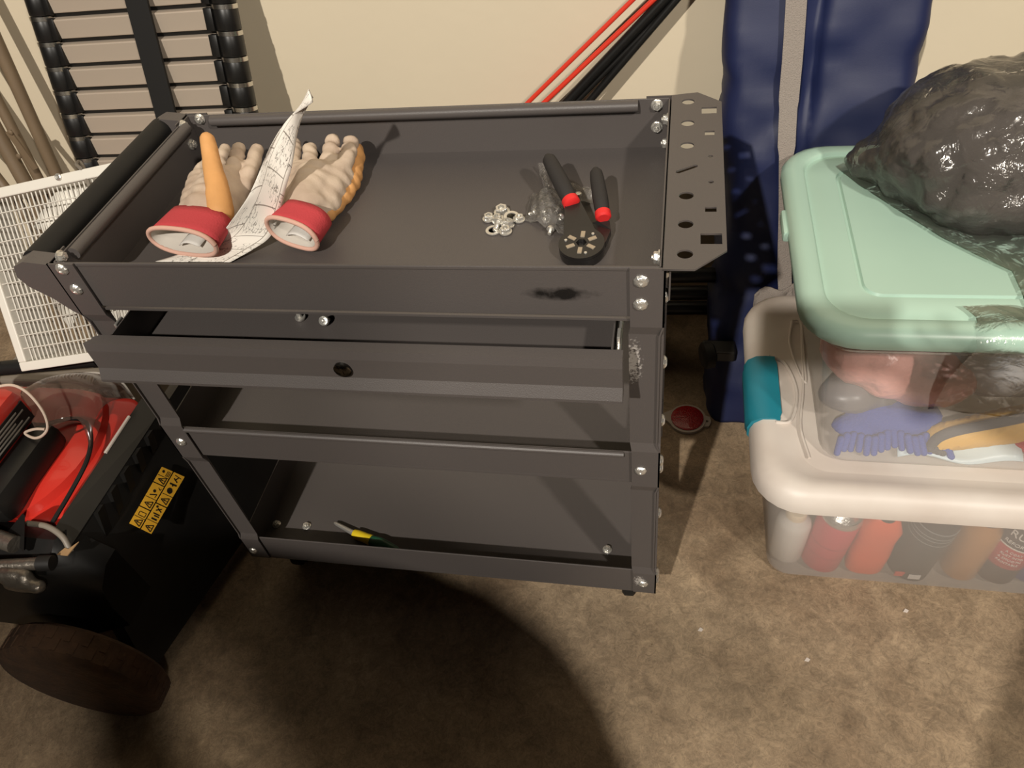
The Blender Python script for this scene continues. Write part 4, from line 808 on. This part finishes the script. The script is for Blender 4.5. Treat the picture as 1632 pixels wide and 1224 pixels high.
# engine with red cover
kc = P(28, 612, z=.46)
b = MB(); b.box(kc.x - .30, kc.x, kc.y - .26, kc.y, .385, .46, .022); b.build('engine_cover', redp, mw, True)
en = P(62, 735, z=.37); b = MB(); b.box(kc.x - .28, en.x, y0 - .02, kc.y - .01, .33, .392, .02); b.lathe([(.085, 0), (.085, .03), (.07, .04)], (en.x - .10, y0 + .07, .335)); b.build('engine_block', blackpl, mw, True)
pc = P(14, 690, x=kc.x + .001); MB().box(kc.x - .002, kc.x + .0012, pc.y - .055, pc.y + .05, .40, .438, .0005).build('engine_label', mat('black_label', (18, 18, 18), .4), mw)
ep = MB()
for k in range(5): ep.box(kc.x + .001, kc.x + .0016, pc.y - .048, pc.y + .042 - .012 * (k % 3), .406 + .006 * k, .4085 + .006 * k)
ep.build('label_lines', mat('grey_print_lines', (150, 146, 140), .6), mw)
b = MB(); b.tube(crv([P(-10, 617, z=.47), P(20, 614, z=.466), P(45, 627, z=.452), P(68, 655, z=.43), P(76, 680, z=.41), P(68, 694, z=.40), P(54, 698, z=.395), P(40, 690, z=.40), P(55, 684, z=.405), P(72, 684, z=.405)], 50), .0022, 8); b.build('starter_cord', mat('pale_cord', (196, 176, 160), .6), mw, True)
b = MB(); b.tube(crv([P(40, 692, z=.37), P(75, 676, z=.36), P(115, 667, z=.352), P(138, 675, z=.35), P(145, 700, z=.348), P(138, 735, z=.342), P(115, 780, z=.334), P(84, 832, z=.33)], 50), .0036, 8); b.build('control_cable', blackrub, mw, True)
b = MB()
oe = crv([P(48, 622, z=.372), P(95, 602, z=.375), P(150, 594, z=.375), P(190, 606, z=.365), P(214, 636, z=.345)], 30); ie = crv([P(60, 690, z=.385), P(90, 672, z=.385), P(120, 668, z=.380), P(135, 682, z=.37), P(142, 712, z=.352)], 30)
def sh(s, t): p = oe[int(round(s * 30))].lerp(ie[int(round(s * 30))], t); p.z += .030 * math.sin(math.pi * t) + .006 * math.sin(7 * s + 3 * t); return p
b.grid(sh, 30, 14); b.build('clear_shield', shieldm, mw, 'all', .0015)
b = MB(); b.tube(oe, .0018, 8); b.build('shield_rim', clearp, mw, True)
# near-side bracket, folded handle and wheel
g0 = P(70, 850, z=.30)
b = MB(); b.loft([[V((-.55, y, z)) for y, z in ((y0 - .002, .14), (y0 - .002, .315), (y0 - .03, .325), (y0 - .075, .30), (y0 - .09, .24), (y0 - .09, .14))], [V((g0.x + .05, y, z)) for y, z in ((y0 - .002, .14), (y0 - .002, .315), (y0 - .03, .325), (y0 - .075, .30), (y0 - .09, .24), (y0 - .09, .14))], [V((g0.x + .10, y, z)) for y, z in ((y0 - .002, .14), (y0 - .002, .26), (y0 - .03, .26), (y0 - .06, .24), (y0 - .07, .2), (y0 - .07, .14))]]); b.build('side_housing', blackpl, mw, True)
b = MB(); b.tube(crv([P(44, 834, z=.332), P(75, 839, z=.334), P(100, 856, z=.326), P(113, 880, z=.31)], 20), .0045, 10); b.build('housing_edge', grey, mw, True)
b = MB(); b.loft([[P(36, 818, z=.37), P(40, 822, z=.37), P(38, 880, z=.33), P(10, 850, z=.33)], [P(36, 818, z=.362), P(40, 822, z=.362), P(38, 880, z=.322), P(10, 850, z=.322)]]); b.build('handle_bracket', blackpl, mw)
hm = mat('scuffed_grey_metal', (112, 106, 98), .35, .7, bump=.3, bscale=120)
b = MB(); b.cyl(P(-60, 838, z=.35), P(24, 868, z=.34), .013, n=14); b.build('axle_tube', hm, mw, True)
b = MB(); b.cyl(P(-60, 905, z=.335), P(64, 898, z=.325), .0095, n=14); b.build('handle_tube', hm, mw, True)
b = MB(); b.cyl(P(62, 898, z=.325), P(84, 897, z=.323), .0115, n=14); b.build('tube_cap', blackrub, mw, True)
b = MB(); cap_(b, P(10, 916, z=.325), P(40, 918, z=.322), .013, .012, 4); cap_(b, P(20, 930, z=.315), P(60, 935, z=.31), .012, .011, 4); link('clamp_knob', blob(b, .004, 4, lambda c, n: n * .002 * nz(c, 60)), hm, mw, 'all')
tp = P(106, 880, z=.318); b = MB(); b.prism([tp + V((-.012, -.006, 0)), tp + V((.006, -.006, 0)), tp + V((.014, .016, .004)), tp + V((.002, .004, .001)), tp + V((-.006, .006, 0))], (0, 0, .0015)); b.build('torn_tag', mat('torn_paper', (150, 120, 84), .8), mw)
wc = P(138, 1070, z=.125); wy = wc.y
tire = mat('dirty_tread', (74, 52, 34), .9, var=.4, vscale=40, bump=.5, bscale=120)
for (cx_, cy_) in ((wc.x, wy), (-.36, y1 + .06), (-.80, wy), (-.80, y1 + .06)):
    b = MB(); b.lathe([(.105, -.026), (.118, -.024), (.125, -.018), (.125, .018), (.118, .024), (.105, .026)], (cx_, cy_, .125), (0, 1, 0), 40)
    for k in range(60):
        a = 2 * math.pi * k / 60; b.box(-.0045, .0045, -.017 + .016 * (k % 2), .001 + .016 * (k % 2), .1235, .1262, M=Matrix.Translation((cx_, cy_, .125)) @ Matrix.Rotation(a, 4, 'Y'))
    w0 = b.build('wheel', tire, mw, True)
    b = MB(); b.lathe([(.0004, -.024), (.03, -.024), (.034, -.018), (.075, -.014), (.085, -.022), (.106, -.0255), (.106, .0255), (.03, .024), (.0004, .024)], (cx_, cy_, .125), (0, 1, 0), 40); b.build('hub', blackpl, w0, True)
b = MB(); q0 = P(-40, 591, y=.262); q1 = P(150, 573, y=.262); b.cyl(q0, q1, .0145, n=16); b.cyl(q1, q1 + (q1 - q0).normalized() * .012, .0155, n=16); b.build('folded_handle_bar', blackrub, mw, True)
b = MB()
b.tube(crv([q0 + (q1 - q0) * .25, V((q0.x + .02, .18, .40)), V((q0.x + .02, y1, .33))], 16), .0115, 12); b.build('handle_leg', blackrub, mw, True)
# ------------------------------------------------------------------ behind the camera: an added unseen car, shaped for its shadow, and the person taking the picture, whose shadows fall into view
car = thing('shadow_caster_car', 'added dark car shape, unseen behind the viewer, whose bonnet corner shades the floor', 'car', (-.32, -2.9, 0))
carp = mat('dark_car_paint', (40, 44, 52), .3, coat=.6); rings = []
for y, hw, zt, zb_ in ((-1.20, .65, 1.12, .34), (-1.205, .75, 1.35, .28), (-1.22, .81, 1.45, .24), (-1.28, .825, 1.485, .22), (-1.7, .835, 1.495, .2), (-2.3, .84, 1.48, .2), (-2.55, .84, 1.48, .2)):
    pts = []
    for k in range(21):
        a = math.pi * k / 20; c_, s_ = math.cos(a), math.sin(a); zz_ = zb_ + .3; pts.append(V((-.32 + hw * math.copysign(abs(c_) ** .55, c_), y, zz_ + (zt - zz_) * abs(s_) ** .62)))
    pts += [V((-.32 - hw, y, zb_)), V((-.32 + hw, y, zb_))]; rings.append(pts)
b = MB(); b.loft(rings); b.build('bonnet', carp, car, True)
b = MB(); b.loft([[V((x, y, z)) for x, z in ((-1.16, .2), (.52, .2), (.53, 1.3), (.45, 1.48), (-1.09, 1.48), (-1.17, 1.3))] for y in (-2.54, -4.1)]); b.build('cabin', carp, car)
b = MB(); b.loft([[V((x, y, z)) for x, z in ((-1.06, 1.475), (.42, 1.475), (.32, zt), (-.96, zt))] for y, zt in ((-2.6, 1.50), (-3.2, 1.86), (-4.1, 1.88))]); b.build('windscreen', mat('dark_glass', (20, 24, 28), .08), car)
for sx in (-.88, .24):
    b = MB(); b.ball((sx, -1.215, .86), .09, (1, .35, .6)); b.build('headlight', silver, car, True)
    b = MB(); b.lathe([(.2, -.1), (.32, -.1), (.335, -.06), (.335, .06), (.32, .1), (.2, .1)], (sx * 1.35 - .03 if sx > 0 else sx - .16, -1.95, .335), (1, 0, 0), 32); b.build('wheel', blackrub, car, True)
for k in range(4): MB().box(-.62, -.02, -1.215, -1.19, .50 + .055 * k, .525 + .055 * k, .006).build('grille_slat', steel, car)
for y in (-2.5,): MB().box(-1.1, .46, -1.24, -1.16, .26, .40, .03).build('bumper', blackpl, car, True)
man = thing('person', 'person in dark clothes holding a phone out over the cart, other arm hanging down', 'person', (1.18, -.95, 0))
cloth_d = mat('dark_jacket', (46, 46, 52), .85); skin = mat('skin', (206, 150, 120), .55); jean = mat('dark_trousers', (34, 38, 50), .85)
ph = CP - CF * .030; hr = ph + CR * .03 - CU * .075; hl = V((.85, -.93, .84))
b = MB()
cap_(b, (1.24, -.97, .93), (1.24, -.96, 1.15), .155, .160, 6); cap_(b, (1.24, -.96, 1.15), (1.21, -.95, 1.32), .160, .14, 6)
cap_(b, (.98, -.95, 1.36), (1.36, -.95, 1.36), .070, .070, 8); cap_(b, (1.20, -.94, 1.40), (1.19, -.92, 1.50), .065, .055, 4)
cap_(b, (1.36, -.95, 1.35), (1.48, -.84, 1.12), .06, .050, 8); cap_(b, (1.48, -.84, 1.12), hr + V((.09, -.07, .02)), .050, .034, 10)
cap_(b, (.95, -.95, 1.35), (.86, -.98, 1.12), .058, .048, 8); cap_(b, (.86, -.98, 1.12), hl + V((0, 0, .07)), .046, .034, 8)
link('jacket', blob(b, .014, 6), cloth_d, man, 'all')
b = MB(); cap_(b, (1.16, -.97, .90), (1.12, -.93, .50), .10, .068, 8); cap_(b, (1.12, -.93, .50), (1.12, -.97, .09), .066, .045, 8); cap_(b, (1.31, -.98, .90), (1.33, -.96, .50), .10, .068, 8); cap_(b, (1.33, -.96, .50), (1.33, -1.0, .09), .066, .045, 8); cap_(b, (1.16, -.97, .92), (1.32, -.98, .92), .115, .115, 5)
link('trousers', blob(b, .014, 6), jean, man, 'all')
for x, y in ((1.12, -.95), (1.33, -.98)):
    b = MB(); cap_(b, (x, y - .05, .045), (x, y + .14, .036), .045, .036, 8); link('shoe', blob(b, .008, 4), blackrub, man, 'all')
hc_ = V((1.17, -.88, 1.62)); b = MB(); b.ball(hc_, .10, (.78, .95, 1.1)); b.ball(hc_ + V((-.005, .05, -.055)), .06, (.85, .8, .9)); b.ball(hc_ + V((-.01, .098, -.02)), .016, (.8, 1.2, 1.3)); cap_(b, hc_ + V((0, -.02, -.06)), (1.19, -.92, 1.48), .052, .055, 4)
for s in (-1, 1): b.ball(hc_ + V((s * .079, -.005, -.015)), .02, (.4, .8, 1.3))
b.ball(hc_ + V((-.008, .088, -.062)), .017, (1.2, .5, .35)); link('head', blob(b, .006, 4), skin, man, 'all')
for s in (-1, 1): b = MB(); b.ball(hc_ + V((s * .03 - .004, .084, .005)), .011); b.build('eye', white_pl, man, True)
b = MB(); b.ball(hc_ + V((0, -.018, .025)), .108, (.8, .95, 1.0)); link('hair', blob(b, .008, 3, lambda c, n: n * .004 * nz(c, 60)), mat('dark_hair', (38, 28, 22), .8), man, 'all')
def hand(wrist, palm, e_f, e_s, e_n, curl):
    b = MB(); cap_(b, wrist, palm, .026, .024, 5); cap_(b, palm - e_s * .028, palm + e_s * .028, .018, .018, 5)
    for k, ln in enumerate((.036, .042, .040, .032)):
        base = palm + e_s * (.032 - .021 * k) + e_f * .012; mid = base + e_f * ln * .9 + e_n * ln * curl; tip = mid + e_f * ln * (.7 - curl) + e_n * ln * curl * 1.2; cap_(b, base, mid, .0088, .0082, 5); cap_(b, mid, tip, .0082, .0072, 4)
    tb = palm + e_s * .026 - e_f * .01; m_ = tb + e_s * .026 + e_f * .016 + e_n * .012; cap_(b, tb, m_, .011, .009, 5); cap_(b, m_, m_ + e_f * .028 + e_n * .006, .009, .0078, 4)
    link('hand', blob(b, .0032, 3), skin, man, 'all')
hand(hr + V((.09, -.07, .02)), hr + CR * .02 - CF * .022, -CR * .5 + CU * .86, CR * .86 + CU * .5, CF, .25)
hand(hl + V((0, 0, .07)), hl, V((0, 0, -1)), V((0, 1, 0)), V((1, 0, 0)), .3)
PM = Matrix(((CR.x, CU.x, -CF.x, ph.x), (CR.y, CU.y, -CF.y, ph.y), (CR.z, CU.z, -CF.z, ph.z), (0, 0, 0, 1)))
b = MB(); b.box(-.150, .012, -.058, .016, -.012, -.003, .003); bmesh.ops.transform(b.b, matrix=PM, verts=b.b.verts); tag(b.build('phone', blackpl, None, True), 'black phone held sideways in the right hand of the person', 'phone')
